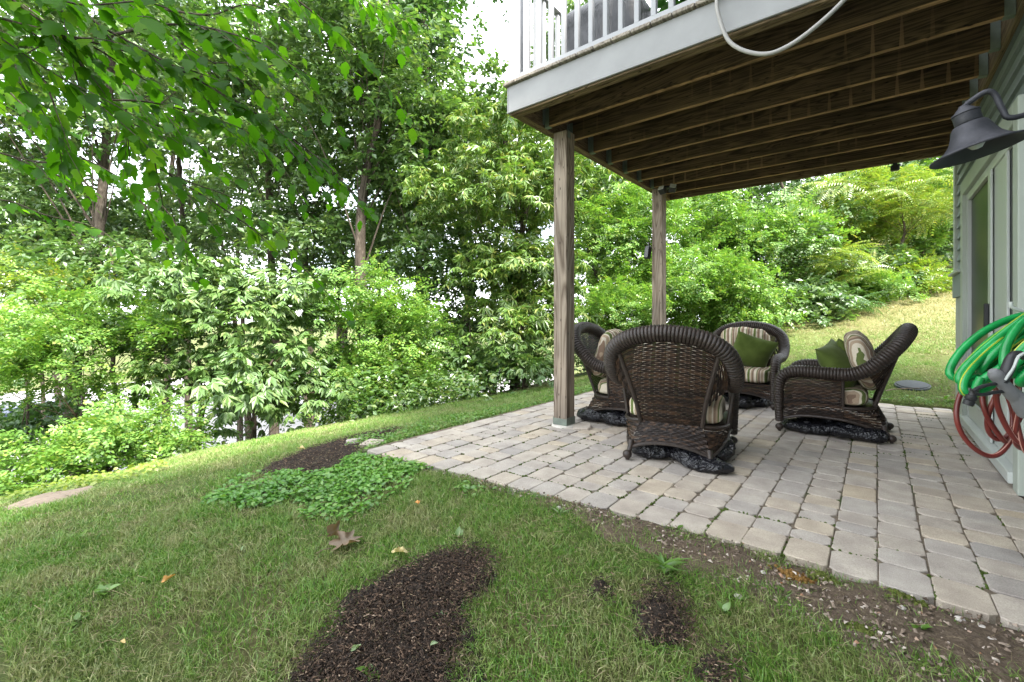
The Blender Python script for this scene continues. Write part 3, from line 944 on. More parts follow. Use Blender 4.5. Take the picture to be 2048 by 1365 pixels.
def make_chair():
    root = thing('wicker_chair', 'x', 'chair')
    def W(name, B, Tp, nu, nv, flip=1.0):
        V, F = weave(B, Tp, nu, nv, flip=flip)
        o = np_obj(name, V, F, m_wick, root, smooth=True)
        tag(o, kind='stuff')
        return o
    me = ribbed(ROLLF, RADF).mesh('arm_roll', m_roll, True)
    link(bpy.data.objects.new('arm_roll', me), root)
    # back between the two posts, bowed slightly
    topc = catpt(ROLLF, 0.398, 0.602, 9)
    topc = [(-p[0] if False else p[0], p[1] + 0.004, p[2] - 0.035) for p in topc]
    waist = [(.205, -.285, .262), (.10, -.300, .262), (0, -.304, .262), (-.10, -.300, .262), (-.205, -.285, .262)]
    W('woven_back', waist, topc, 17, 44)
    # skirt below the waist, flaring out to the rear legs
    W('woven_skirt', [(.265, -.355, .085), (.14, -.362, .125), (0, -.364, .140), (-.14, -.362, .125), (-.265, -.355, .085)], waist, 17, 11)
    tx, ty, tz = topc[0]
    for s in (1, -1):
        Mx = (lambda pts: pts) if s == 1 else mirror_x
        post = [(.205, -.288, .255), (.235, -.345, .44), (abs(tx), ty + .0, tz)]
        MB().tube(spline(Mx(post), 14), .0155, 8).build('back_post', m_roll, root, True)
        # wing between post and roll
        s_post = catpt(Mx([(.224, -.325, .385), (.24, -.352, .46), (abs(tx), ty, tz)]), 0.0, 1.0, 6)
        s_roll = catpt(Mx(ROLL), 0.60, 0.865, 6)
        s_roll = [(p[0] * 0.985, p[1] - 0.005, p[2] - 0.025) for p in s_roll]
        W('woven_wing', s_post, s_roll, 10, 9, s)
        # side panel under the arm
        Bs = Mx([(.352, .345, .118), (.350, .22, .152), (.347, .08, .163), (.342, -.09, .155)])
        Ts = Mx([(.368, .345, .47), (.374, .22, .505), (.378, .08, .505), (.384, -.09, .505)])
        W('woven_side', Bs, Ts, 13, 25, s)
        Br = Mx([(.342, -.092, .155), (.325, -.18, .135), (.295, -.28, .105), (.265, -.352, .085)])
        Tr = Mx([(.352, -.092, .245), (.330, -.18, .245), (.275, -.25, .248), (.207, -.288, .262)])
        W('woven_side', Br, Tr, 8, 8, s)
        MB().tube(spline(Mx([(.352, -.092, .25), (.330, -.18, .25), (.275, -.25, .253), (.205, -.288, .262)]), 10), .013, 7).build('opening_rail', m_roll, root, True)
        MB().tube(spline(Mx([(.345, -.090, .24), (.384, -.090, .50)]), 4), .012, 7).build('opening_rail', m_roll, root, True)
        arch = Mx([(.352, .355, .105), (.350, .22, .146), (.347, .08, .157), (.340, -.09, .149), (.322, -.18, .130), (.295, -.28, .10), (.262, -.358, .078)])
        MB().tube(spline(arch, 22), .0105, 7).build('arch_rail', m_roll, root, True)
        leg = MB()
        leg.tube(spline(Mx([(.255, -.345, .125), (.262, -.365, .07), (.270, -.392, .035)]), 6), [.019, .019, .0185, .018, .018, .018], 9)
        leg.build('leg', m_roll, root, True)
        for (fx, fy) in ((.271, -.396), (.358, .362)):
            f = MB().lathe([(0.0, .066), (.017, .063), (.029, .052), (.033, .038), (.029, .022), (.018, .011), (.0125, .008), (.0125, 0.0), (0, 0)], 14, Matrix.Translation((fx * s, fy, 0)))
            f.build('foot', m_roll, root, True)
    W('woven_apron', [(-.345, .362, .115), (-.17, .366, .155), (0, .367, .165), (.17, .366, .155), (.345, .362, .115)], [(-.350, .362, .265), (-.17, .366, .265), (0, .367, .265), (.17, .366, .265), (.350, .362, .265)], 22, 9)
    MB().tube(spline([(-.345, .362, .105), (-.17, .366, .147), (0, .367, .157), (.17, .366, .147), (.345, .362, .105)], 16), .0105, 7).build('arch_rail', m_roll, root, True)
    MB().tube(spline([(.265, -.356, .078), (.14, -.364, .118), (0, -.366, .133), (-.14, -.364, .118), (-.265, -.356, .078)], 16), .0105, 7).build('arch_rail', m_roll, root, True)
    MB().prism([(-.35, .355), (.35, .355), (.335, -.09), (.2, -.28), (-.2, -.28), (-.335, -.09)], 2, .242, .258).build('seat_deck', m_roll, root)
    return root

m_stripe, nt, b = new_mat('striped cushion fabric')
c = coords(nt)
sx = nt.nodes.new('ShaderNodeSeparateXYZ'); nt.links.new(c, sx.inputs[0])
f = math_n(nt, 'FRACT', math_n(nt, 'MULTIPLY', math_n(nt, 'ADD', sx.outputs[0], 3.0), 1 / 0.165))
cream = (0.60, 0.53, 0.42); tan = (0.36, 0.27, 0.19); brown = (0.20, 0.135, 0.095); olive = (0.115, 0.145, 0.045); pale = (0.50, 0.44, 0.35)
col = ramp(nt, f, [(0.0, cream), (0.16, brown), (0.27, tan), (0.34, cream), (0.40, olive), (0.55, cream), (0.62, tan), (0.74, pale), (0.80, brown), (0.88, tan), (0.95, olive)], 'CONSTANT')
wv = tex_noise(nt, c, 260, 2)
col = mixc(nt, 1.0, col, ramp(nt, wv, [(0.3, (0.85, 0.85, 0.85)), (0.7, (1.1, 1.1, 1.1))]), 'MULTIPLY')
nt.links.new(col, b.inputs['Base Color'])
b.inputs['Roughness'].default_value = 0.9
b.inputs['Specular IOR Level'].default_value = 0.15
bump(nt, b, math_n(nt, 'ADD', wv, math_n(nt, 'MULTIPLY', tex_noise(nt, c, 14, 3), 6.0)), 0.3, 0.006)
m_green, nt, b = new_mat('olive green velvet')
c = coords(nt)
nt.links.new(ramp(nt, tex_noise(nt, c, 9, 4), [(0.3, (0.060, 0.088, 0.016)), (0.7, (0.094, 0.130, 0.028))]), b.inputs['Base Color'])
b.inputs['Roughness'].default_value = 0.85
b.inputs['Sheen Weight'].default_value = 0.08
b.inputs['Specular IOR Level'].default_value = 0.15
bump(nt, b, tex_noise(nt, c, 11, 3), 0.35, 0.02)

def cushion_mesh(name, sx_, sy_, sz_, p, mat, seed=0, n=16, wob=0.006, pinch=0.0):
    """puffed block: superellipsoid on a cube grid with soft dents"""
    V = []; F = []
    g = np.linspace(-1, 1, n)
    for ax in range(3):
        for sg in (-1, 1):
            o = len(V)
            for u in g:
                for v in g:
                    q = [0, 0, 0]; q[ax] = sg; q[(ax + 1) % 3] = u; q[(ax + 2) % 3] = v
                    q = np.array(q, float)
                    ex = np.array(p, float)
                    lo, hi = 0.3, 1.2
                    for _ in range(24):
                        mid = (lo + hi) / 2
                        val = np.sum(np.abs(q * mid) ** ex)
                        if val > 1: hi = mid
                        else: lo = mid
                    q = q * lo
                    w = np.array((q[0] * sx_, q[1] * sy_, q[2] * sz_))
                    d = mnoise.noise(Vector((w[0] * 7 + seed * 3.1, w[1] * 7, w[2] * 7))) + 0.5 * mnoise.noise(Vector((w[0] * 19, w[1] * 19 + seed, w[2] * 19)))
                    w = w * (1 + wob * d / max(min(sx_, sy_, sz_), .03))
                    V.append(w)
            for i in range(n - 1):
                for j in range(n - 1):
                    a = o + i * n + j
                    F.append((a, a + n, a + n + 1, a + 1) if sg > 0 else (a, a + 1, a + n + 1, a + n))
    me = np_mesh(name, np.array(V), np.array(F), mat, True)
    bm = bmesh.new(); bm.from_mesh(me)
    bmesh.ops.remove_doubles(bm, verts=list(bm.verts), dist=1e-5)
    bmesh.ops.recalc_face_normals(bm, faces=list(bm.faces))
    bm.to_mesh(me); bm.free()
    me.polygons.foreach_set('use_smooth', np.ones(len(me.polygons), dtype=bool))
    return me
def pillow_mesh(name, s, th, mat, seed=0, n=22):
    V = []; F = []
    g = np.linspace(-1, 1, n)
    for sg in (1, -1):
        o = len(V)
        for u in g:
            for v in g:
                x = s * u * (1 - 0.09 * (1 - v * v)); y = s * v * (1 - 0.09 * (1 - u * u))
                h = th * (max(0, (1 - u ** 2)) ** 0.55) * (max(0, (1 - v ** 2)) ** 0.55)
                e = max(abs(u), abs(v))
                rad = mnoise.noise(Vector((math.atan2(v, u) * 3.4 + seed, sg * 2.0, 0.3))) * 0.014 * e ** 3 * (1 - e ** 8)
                dent = mnoise.noise(Vector((x * 6 + seed, y * 6, sg))) * 0.012
                V.append((x, y, sg * (h * (1 + 0.0) + (dent + rad) * (1 - e ** 10))))
        for i in range(n - 1):
            for j in range(n - 1):
                a = o + i * n + j
                F.append((a, a + n, a + n + 1, a + 1) if sg > 0 else (a, a + 1, a + n + 1, a + n))
    me = np_mesh(name, np.array(V), np.array(F), mat, True)
    bm = bmesh.new(); bm.from_mesh(me)
    bmesh.ops.remove_doubles(bm, verts=list(bm.verts), dist=1e-4)
    bm.to_mesh(me); bm.free()
    me.polygons.foreach_set('use_smooth', np.ones(len(me.polygons), dtype=bool))
    return me
seat_me = cushion_mesh('seat_cushion', .308, .30, .077, (7, 7, 4.5), m_stripe, 1)
back_me = cushion_mesh('back_cushion', .285, .255, .095, (3.2, 3.0, 2.3), m_stripe, 2, wob=0.010)
pil_me = pillow_mesh('throw_pillow', .225, .105, m_green, 1)
pil_me2 = pillow_mesh('throw_pillow', .225, .095, m_green, 5)

# black rubbish bags
m_bag, nt, b = new_mat('black bin liner')
c = coords(nt)
b.inputs['Base Color'].default_value = (0.0065, 0.0065, 0.0085, 1)
nt.links.new(ramp(nt, tex_noise(nt, c, 6, 3), [(0.3, (0.005, 0.005, 0.007)), (0.7, (0.010, 0.010, 0.013))]), b.inputs['Base Color'])
b.inputs['Roughness'].default_value = 0.20
b.inputs['Specular IOR Level'].default_value = 0.45
b.inputs['Coat Roughness'].default_value = 0.03
w1 = tex_noise(nt, c, 11, 2, 0.4, 2.5)
rg = math_n(nt, 'ABSOLUTE', math_n(nt, 'SUBTRACT', w1, 0.5))
w2 = math_n(nt, 'ABSOLUTE', math_n(nt, 'SUBTRACT', tex_noise(nt, mapping(nt, c, (22, 60, 40)), 1.0, 3, 0.6, 0.8), 0.5))
bump(nt, b, math_n(nt, 'ADD', math_n(nt, 'MULTIPLY', rg, 2.2), math_n(nt, 'MULTIPLY', w2, .25)), 0.55, 0.03)
def bag_mesh(lobes, seed):
    """crumpled plastic: several lumps shrink-wrapped into one sheet with creases"""
    bm = bmesh.new()
    bmesh.ops.create_icosphere(bm, subdivisions=6, radius=1.0)
    for v in bm.verts:
        d = v.co.normalized()
        best = 0.02
        for (cx, cy, cz, rx, ry, rz) in lobes:
            # distance along d to the lobe's far side
            A = (d.x / rx) ** 2 + (d.y / ry) ** 2 + (d.z / rz) ** 2
            B = -2 * (d.x * cx / rx ** 2 + d.y * cy / ry ** 2 + d.z * cz / rz ** 2)
            C = (cx / rx) ** 2 + (cy / ry) ** 2 + (cz / rz) ** 2 - 1
            disc = B * B - 4 * A * C
            if disc > 0:
                best = max(best, (-B + math.sqrt(disc)) / (2 * A))
        p = d * best
        q = p * 9 + Vector((seed, 0, 0))
        rid = 1 - abs(mnoise.noise(q)) * 2.2
        rid2 = 1 - abs(mnoise.noise(q * 2.7)) * 2.0
        rid3 = 1 - abs(mnoise.noise(Vector((p.x * 26 + seed, p.y * 26, p.z * 60)))) * 2.0
        p = p + d * (0.026 * rid + 0.014 * rid2 + 0.010 * rid3 - 0.026)
        p.z = max(p.z, 0.003 + 0.004 * mnoise.noise(q * 2))
        v.co = p
    me = bpy.data.meshes.new('plastic_bag')
    bm.to_mesh(me); bm.free()
    me.materials.append(m_bag)
    me.polygons.foreach_set('use_smooth', np.ones(len(me.polygons), dtype=bool))
    return me
bagA = bag_mesh([(0, 0, .06, .25, .25, .085), (-.14, -.2, .045, .15, .14, .07), (.12, -.22, .05, .15, .15, .07), (.24, -.36, .03, .16, .08, .055), (.22, .1, .05, .12, .2, .08), (.30, -.02, .06, .08, .2, .09)], 1.3)
bagB = bag_mesh([(0, 0, .06, .27, .27, .085), (-.22, .15, .04, .16, .22, .06), (-.24, -.12, .05, .16, .18, .075), (-.27, -.25, .045, .12, .13, .065), (.2, .1, .05, .14, .2, .08)], 7.7)
bagC = bag_mesh([(0, 0, .06, .27, .27, .085), (.22, -.05, .05, .15, .24, .075), (.24, -.30, .05, .12, .16, .075), (-.1, .2, .05, .2, .14, .07)], 4.1)

proto = make_chair()
FRONT = proto
specs = [
    # loc, rotation, words, pillow offset, bag mesh
    ((-1.16, 3.40, .004), RAD(10), 'seen from behind, its woven back facing the lawn', None, bagA),
    ((-.305, 4.92, .004), RAD(90.5), 'beside the house door, turned side-on with its arm in full view', (0.02, -.02, 0.10), bagB),
    ((-1.86, 4.155, .004), RAD(-86), 'half hidden by the near deck post', (0.0, 0.02, 0.0), bagC),
    ((-1.235, 5.86, .004), RAD(183), 'farthest across the patio, facing the camera', (.10, 0.0, 0.0), bagC),
]
short = ['wicker chair seen from behind', 'side-on wicker chair near the house door', 'wicker chair behind the near deck post', 'wicker chair that faces the camera']
for i, (loc, rz, words_, pil, bagm) in enumerate(specs):
    ch = proto if i == 0 else copy_tree(proto)
    ch.location = loc; ch.rotation_euler = (0, 0, rz)
    tag(ch, 'dark brown wicker armchair ' + words_, 'chair', 'wicker armchairs around the patio')
    M = Matrix.Translation(loc) @ Matrix.Rotation(rz, 4, 'Z')
    def put(name, me, L, label, cat, group):
        o = bpy.data.objects.new(name, me)
        o.matrix_world = M @ L
        link(o); tag(o, label, cat, group)
        return o
    put('seat_cushion', seat_me, Matrix.Translation((0, .055, .337)), 'striped seat cushion on the ' + short[i], 'cushion', 'striped seat cushions')
    put('back_cushion', back_me, Matrix.Translation((0, -.215, .635)) @ Matrix.Rotation(RAD(72), 4, 'X'), 'striped back cushion leaning in the ' + short[i], 'cushion', 'striped back cushions')
    if pil is not None:
        if i == 1:
            put('throw_pillow', pil_me, Matrix.Translation((-.06, -.05, .57)) @ Matrix.Rotation(RAD(-18), 4, 'Z') @ Matrix.Rotation(RAD(62), 4, 'X') @ Matrix.Rotation(RAD(12), 4, 'Z'), 'olive green pillow in the ' + short[i], 'pillow', 'olive green throw pillows')
            put('throw_pillow', pil_me2, Matrix.Translation((.16, -.10, .585)) @ Matrix.Rotation(RAD(14), 4, 'Z') @ Matrix.Rotation(RAD(66), 4, 'X') @ Matrix.Rotation(RAD(-8), 4, 'Z'), 'second olive green pillow tucked behind the one in the side-on chair', 'pillow', 'olive green throw pillows')
        elif i == 3:
            put('throw_pillow', pil_me, Matrix.Translation((-.09, -.03, .585)) @ Matrix.Rotation(RAD(8), 4, 'Z') @ Matrix.Rotation(RAD(64), 4, 'X') @ Matrix.Rotation(RAD(20), 4, 'Z'), 'olive green pillow in the ' + short[i], 'pillow', 'olive green throw pillows')
        else:
            put('throw_pillow', pil_me2, Matrix.Translation((-.13, -.02, .585)) @ Matrix.Rotation(RAD(-10), 4, 'Z') @ Matrix.Rotation(RAD(66), 4, 'X') @ Matrix.Rotation(RAD(-14), 4, 'Z'), 'olive green pillow in the ' + short[i], 'pillow', 'olive green throw pillows')
    o = put('plastic_bag', bagm, Matrix.Rotation(0.0 if i < 3 else 2.6, 4, 'Z'), 'crumpled black plastic bag lying under the ' + short[i], 'plastic bag', 'black plastic bags under the chairs')

# ================================================================== WALL LAMP
m_lamp, nt, b = new_mat('weathered zinc')
c = coords(nt)
n = tex_noise(nt, c, 16, 6, 0.65)
nt.links.new(ramp(nt, n, [(0.3, (0.020, 0.021, 0.026)), (0.6, (0.045, 0.045, 0.054)), (0.8, (0.105, 0.10, 0.112))]), b.inputs['Base Color'])
b.inputs['Metallic'].default_value = 0.35
b.inputs['Roughness'].default_value = 0.6
bump(nt, b, tex_noise(nt, c, 120, 3), 0.25, 0.003)
m_lampin = plain('dark shade lining', (0.03, 0.03, 0.033), 0.6, var=0.2, scale=12)
LP = P(1957, 304, 1.62)
lamp = thing('wall_lamp', 'grey bell shaped gooseneck lamp reaching out from the house wall', 'lamp', tuple(LP))
LM = Matrix.Scale(.88, 4) @ Matrix.Rotation(RAD(39), 4, 'Z') @ Matrix.Rotation(RAD(-11), 4, 'Y') @ Matrix.Rotation(RAD(-7), 4, 'X')
shade = MB().lathe([(.1500, 0.0), (.1520, .004), (.1500, .008), (.125, .016), (.100, .032), (.080, .055), (.068, .082), (.060, .105), (.056, .116), (.050, .122), (.030, .124)], 40, LM)
shade.build('shade', m_lamp, lamp, True)
MB().lathe([(.1495, 0.001), (.123, .011), (.098, .027), (.078, .050), (.064, .08), (.054, .108), (.0, .112)], 40, LM).build('shade_lining', m_lampin, lamp, True)
MB().lathe([(.030, .120), (.040, .124), (.043, .130), (.043, .165), (.046, .168), (.044, .174), (.034, .180), (.026, .190), (.018, .196), (.014, .204), (.0, .206)], 28, LM).build('socket_cap', m_lamp, lamp, True)
m_bulb, nt, b = new_mat('frosted bulb glass')
b.inputs['Base Color'].default_value = (0.55, 0.56, 0.52, 1); b.inputs['Roughness'].default_value = 0.2
nt.links.new(ramp(nt, tex_noise(nt, coords(nt), 5, 1), [(0.3, (0.50, 0.51, 0.47)), (0.7, (0.6, 0.6, 0.56))]), b.inputs['Base Color'])
MB().lathe([(0, .012), (.016, .016), (.027, .030), (.030, .046), (.024, .066), (.015, .085), (.014, .11)], 20, LM).build('bulb', m_bulb, lamp, True)
topn = LM @ Vector((0, 0, .195))
A0 = Vector(LP)
arm_pts = [tuple(topn), tuple(topn + Vector((.018, .012, .022))), tuple(Vector(P(1972, 184, 1.61)) - A0), tuple(Vector(P(1990, 190, 1.60)) - A0), tuple(Vector(P(2006, 222, 1.59)) - A0), tuple(Vector(P(2024, 236, 1.575)) - A0), tuple(Vector((.47, 2.345, LP[2] + .118)) - A0), (XW - .012 - A0.x, 2.365 - A0.y, .118)]
MB().tube(spline(arm_pts, 48), .0095, 10).build('gooseneck_arm', m_lamp, lamp, True)
MB().lathe([(.0, .020), (.02, .018), (.05, .010), (.055, 0.0), (.055, -.004)], 24, Matrix.Translation((XW - .010 - A0.x, 2.365 - A0.y, .118)) @ Matrix.Rotation(RAD(-90), 4, 'Y')).build('wall_plate', m_lamp, lamp, True)

# ================================================================== HOSES
def hose_mat(name, a, bcol, stripe):
    m, nt, b = new_mat(name)
    c = coords(nt)
    n = tex_noise(nt, c, 14, 3)
    col = ramp(nt, n, [(0.3, a), (0.7, bcol)])
    nt.links.new(col, b.inputs['Base Color'])
    b.inputs['Roughness'].default_value = 0.3
    b.inputs['Specular IOR Level'].default_value = 0.5
    bump(nt, b, tex_noise(nt, c, 60, 2), 0.15, 0.003)
    return m
m_hg = hose_mat('green garden hose', (0.004, 0.17, 0.035), (0.010, 0.30, 0.07), None)
m_hy = plain('yellow hose stripe', (0.35, 0.42, 0.04), 0.35, var=0.15, scale=20)
m_hr = hose_mat('red garden hose', (0.10, 0.014, 0.012), (0.17, 0.028, 0.022), None)
m_hr2 = plain('pink worn stripe', (0.42, 0.22, 0.18), 0.4, var=0.15, scale=20)
HC = Vector(P(2076, 703, 1.66))
HR, HV = Vector(RIGHT), Vector(VIEW)
def coil(loops, rnd, c, major, minor, tilt, depth0, ddepth, sag=0.0, n_per=22, jit=.05):
    """a hung bundle: each loop an uneven oval, all hooked over the hanger and drooping to the outer side"""
    pts = []
    for k in range(loops):
        ma = major * rnd.uniform(.80, 1.12); mi = minor * rnd.uniform(.65, 1.25)
        tl = tilt + rnd.uniform(-.22, .22)
        cx = c[0] + rnd.uniform(-jit, jit) * .5 + (major - ma) * cos(tilt) * .6; cz = c[1] + rnd.uniform(-jit, jit) * .5 + (major - ma) * sin(tilt) * .6
        dk = depth0 + ddepth * k + rnd.uniform(-.02, .02)
        for q in range(n_per):
            a = 2 * pi * q / n_per + .4
            u = ma * cos(a); v = mi * sin(a) * (1 + .18 * sin(2 * a + k))
            x = cx + u * cos(tl) - v * sin(tl)
            z = cz + u * sin(tl) + v * cos(tl) - sag * (1 - cos(a)) * .5
            dd = dk + ddepth * q / n_per + .035 * sin(a + k * 1.7)
            p = HR * x + HV * dd
            pts.append((p.x, p.y, z))
    return pts
def hose(name, label, pts, rad, mat, smat):
    root = thing(name, label, 'hose', tuple(HC))
    p = spline(pts, len(pts) * 4)
    MB().tube(p, rad, 10).build('hose_tube', mat, root, True)
    _, a, b_ = frames(p)
    w = np.linspace(0, 40, len(p))
    st = p + (a * np.cos(w)[:, None] + b_ * np.sin(w)[:, None]) * (rad * 0.82)
    MB().tube(st, rad * 0.26, 5).build('hose_stripe', smat, root, True)
    return root
rh = random.Random(12)
gp = coil(12, rh, (.060, .020), .265, .055, RAD(42), -.10, .024)
hg = hose('garden_hose', 'bright green hose coiled in thick loops on the wall hanger', gp, .0145, m_hg, m_hy)
rh = random.Random(33)
rpnt = coil(6, rh, (.080, -.225), .165, .095, RAD(84), .05, .035, jit=.08)
hr = hose('garden_hose', 'dark red hose hanging in long loops below the green hose', rpnt, .0095, m_hr, m_hr2)
for h_ in (hg, hr): h_['group'] = 'garden hoses on the wall'
# hanger
hk = Vector(P(2030, 612, 1.70))
hang = thing('hose_hanger', 'off white metal hanger carrying the coiled hoses', 'hose hanger', (XW - .012, 2.62, hk.z - .06))
MB().box((-.004, -.06, -.10), (.006, .06, .10), .003).build('wall_plate', m_white, hang)
h0 = Vector(hang.location)
MB().tube(spline([(0, 0, .0), tuple((hk - h0) * .5 + Vector((0, 0, -.01))), tuple(hk - h0 + Vector((0, 0, -.012))), tuple((hk - h0) * 1.05 + Vector((0, 0, .012)))], 18), .007, 10).build('hook_arm', m_white, hang, True)
# spray nozzle held on the red hose's end
m_grey = plain('grey soft grip', (0.15, 0.15, 0.155), 0.6, var=0.1, scale=20)
NP = Vector(P(1998, 765, 1.52))
noz = thing('spray_nozzle', 'black and grey pistol spray nozzle dangling in front of the red hose', 'spray nozzle', tuple(NP))
NM = Matrix.Rotation(RAD(39), 4, 'Z')
def nz_(pts): return [tuple(NM @ Vector(p)) for p in pts]
MB().tube(spline(nz_([(-.022, 0, .040), (0, 0, .012), (.018, 0, -.01), (.04, 0, -.035), (.055, 0, -.055)]), 14), [.012, .019, .021, .020, .0195, .0195, .019, .019, .020, .021, .021, .021, .020, .018], 12).build('barrel', m_grey, noz, True)
MB().tube(spline(nz_([(.005, -.004, .0), (.02, -.008, .045), (.035, -.008, .085), (.06, -.006, .095), (.085, 0, .085)]), 14), [.016, .016, .016, .017, .018, .018, .017, .016, .015, .015, .014, .013, .012, .012], 10).build('handle', m_black, noz, True)
MB().tube(spline(nz_([(.0, -.018, .01), (.02, -.024, .05), (.038, -.024, .088), (.062, -.022, .10)]), 10), .005, 6).build('grip_strip', m_white, noz, True)
MB().tube(spline(nz_([(-.01, 0, -.005), (-.05, .0, -.012), (-.088, 0, -.030), (-.06, 0, -.042), (-.02, 0, -.035), (.02, 0, -.03)]), 18), .0062, 7).build('trigger', m_black, noz, True)
MB().tube(spline(nz_([(.04, 0, -.03), (.07, 0, -.06), (.105, 0, -.10)]), 6), [.018, .022, .026, .030, .033, .034], 12).build('spray_head', m_grey, noz, True)
# hose coupling hanging at the lower left of the green loops
CP = Vector(P(1942, 796, 1.72))
cpl = thing('hose_coupling', 'small black hose end coupling sticking out under the green loops', 'hose coupling', tuple(CP))
MB().lathe([(0, -.03), (.016, -.03), (.017, -.012), (.014, -.010), (.0175, -.006), (.0175, .008), (.013, .010), (.013, .035), (0, .035)], 14, Matrix.Rotation(RAD(18), 4, 'Y')).build('collar', m_black, cpl, True)
MB().lathe([(.012, .033), (.0135, .06), (.012, .085)], 12, Matrix.Rotation(RAD(18), 4, 'Y')).build('hose_stub', m_hg, cpl, True)

# ================================================================== THINGS ON AND UNDER THE DECK
m_cable = plain('grey cable', (0.30, 0.285, 0.27), 0.5, var=0.1, scale=10)
cb = spline([(-.80, 3.05, ZF + .012), (-.76, 2.90, ZF + .02), (-.742, 2.862, 2.93), (-.73, 2.85, 2.80), (-.66, 2.845, 2.60), (-.50, 2.84, 2.475), (-.36, 2.84, 2.475), (-.20, 2.845, 2.56), (-.08, 2.85, 2.665), (.03, 2.86, 2.80), (.08, 2.89, 2.985), (.10, 2.95, ZF + .025)], 90)
cable = thing('cable', 'grey cable hanging in a loop over the deck edge', 'cable', (-.5, 2.85, 2.47))
q = MB().tube(cb, .0115, 9); q.v = [(a + .5, b_ - 2.85, c_ - 2.47) for a, b_, c_ in q.v]
q.build('cable_loop', m_cable, cable, True)

m_cover, nt, b = new_mat('dark grey cover fabric')
c = coords(nt)
nt.links.new(ramp(nt, tex_noise(nt, c, 5, 4), [(0.3, (0.022, 0.024, 0.028)), (0.7, (0.045, 0.048, 0.055))]), b.inputs['Base Color'])
b.inputs['Roughness'].default_value = 0.55
bump(nt, b, tex_noise(nt, mapping(nt, c, (5, 5, 2.2)), 1.0, 4, 0.6, 1.2), 0.8, 0.05)
def drape(name, sx_, sy_, h, seed, label, loc, rz, shoulder=.78, dome=.10):
    V = []; F = []
    n, mrow = 56, 26
    for i in range(mrow):
        v = i / (mrow - 1)
        for j in range(n):
            a = 2 * pi * j / n
            ca, sa = cos(a), sin(a)
            k = (abs(ca) ** 4.5 + abs(sa) ** 4.5) ** (-1 / 4.5)
            if v < .70:
                z = h * shoulder * (v / .70)
                rr = 1.0 + 0.10 * (1 - v / .7) ** 2 + .055 * (1 - v) * sin(a * 9 + seed + 1.3 * sin(a * 2)) * (1.15 - v)
                rr -= 0.03 * v
            else:
                w = (v - .70) / .30
                z = h * shoulder + (h * (1 - shoulder)) * (1 - (1 - w) ** 2)
                rr = 0.98 * (1 - w ** 1.6) + .001
            nn = mnoise.noise(Vector((ca * 2.4 + seed, sa * 2.4, z * 4))) * .045 + mnoise.noise(Vector((ca * 6 + seed, sa * 6, z * 9))) * .018
            rr *= 1 + nn
            V.append((sx_ * k * ca * rr, sy_ * k * sa * rr, max(0.004 + 0.02 * (v > 0), z + (dome * nn * 3 if v > .5 else 0))))
    for i in range(mrow - 1):
        for j in range(n):
            k = (j + 1) % n
            F.append((i * n + j, i * n + k, (i + 1) * n + k, (i + 1) * n + j))
    o = np_obj(name, np.array(V), np.array(F), m_cover, smooth=True)
    o.location = loc; o.rotation_euler = (0, 0, rz)
    return tag(o, label, 'grill cover' if 'grill' in label else 'furniture cover', 'covered furniture on the deck')
drape('covered_grill', .37, .30, .78, 2.2, 'grill draped in a dark grey cover behind the deck balusters', (-1.83, 3.62, ZF + .001), 0.05)
drape('covered_furniture', .42, .36, .95, 5.9, 'tall covered furniture in taupe grey cloth beside the leafy deck plant', (-.62, 3.75, ZF + .001), 0.3, .85)
# potted plant between the covers
m_pot = plain('grey plastic pot', (0.12, 0.115, 0.11), 0.6, var=0.15, scale=15)
m_potleaf = leaf_mat('broad shiny plant leaf', (0.022, 0.085, 0.012), (0.045, 0.15, 0.022), (0.12, 0.20, 0.03), 0.4, 0.10)
pp = thing('potted_plant', 'leafy green plant in a pot between the two covered shapes', 'plant', (-1.22, 3.62, ZF))
MB().lathe([(0, .002), (.115, .002), (.14, .20), (.15, .205), (.15, .225), (.135, .225), (.13, .19), (0, .19)], 24).build('pot', m_pot, pp, True)
rs = random.Random(4)
stem = MB()
leaf_spots = []
for k in range(13):
    a = rs.uniform(0, 2 * pi); hgt = rs.uniform(.35, .95); sp = rs.uniform(.06, .26)
    pts = [(.03 * cos(a), .03 * sin(a), .18), (.4 * sp * cos(a), .4 * sp * sin(a), .2 + .55 * hgt), (sp * cos(a), sp * sin(a), .2 + hgt)]
    s_ = spline(pts, 10); stem.tube(s_, [.006] * 5 + [.004] * 5, 5)
    for q in range(9):
        tt = rs.uniform(.3, 1); pt = s_[int(tt * 9)]
        leaf_spots.append((pt, rs.uniform(0, 2 * pi), rs.uniform(-.5, .7), rs.uniform(.12, .21)))
stem.build('stem', plain('green stem', (0.06, 0.12, 0.03), 0.6), pp)
plm = None
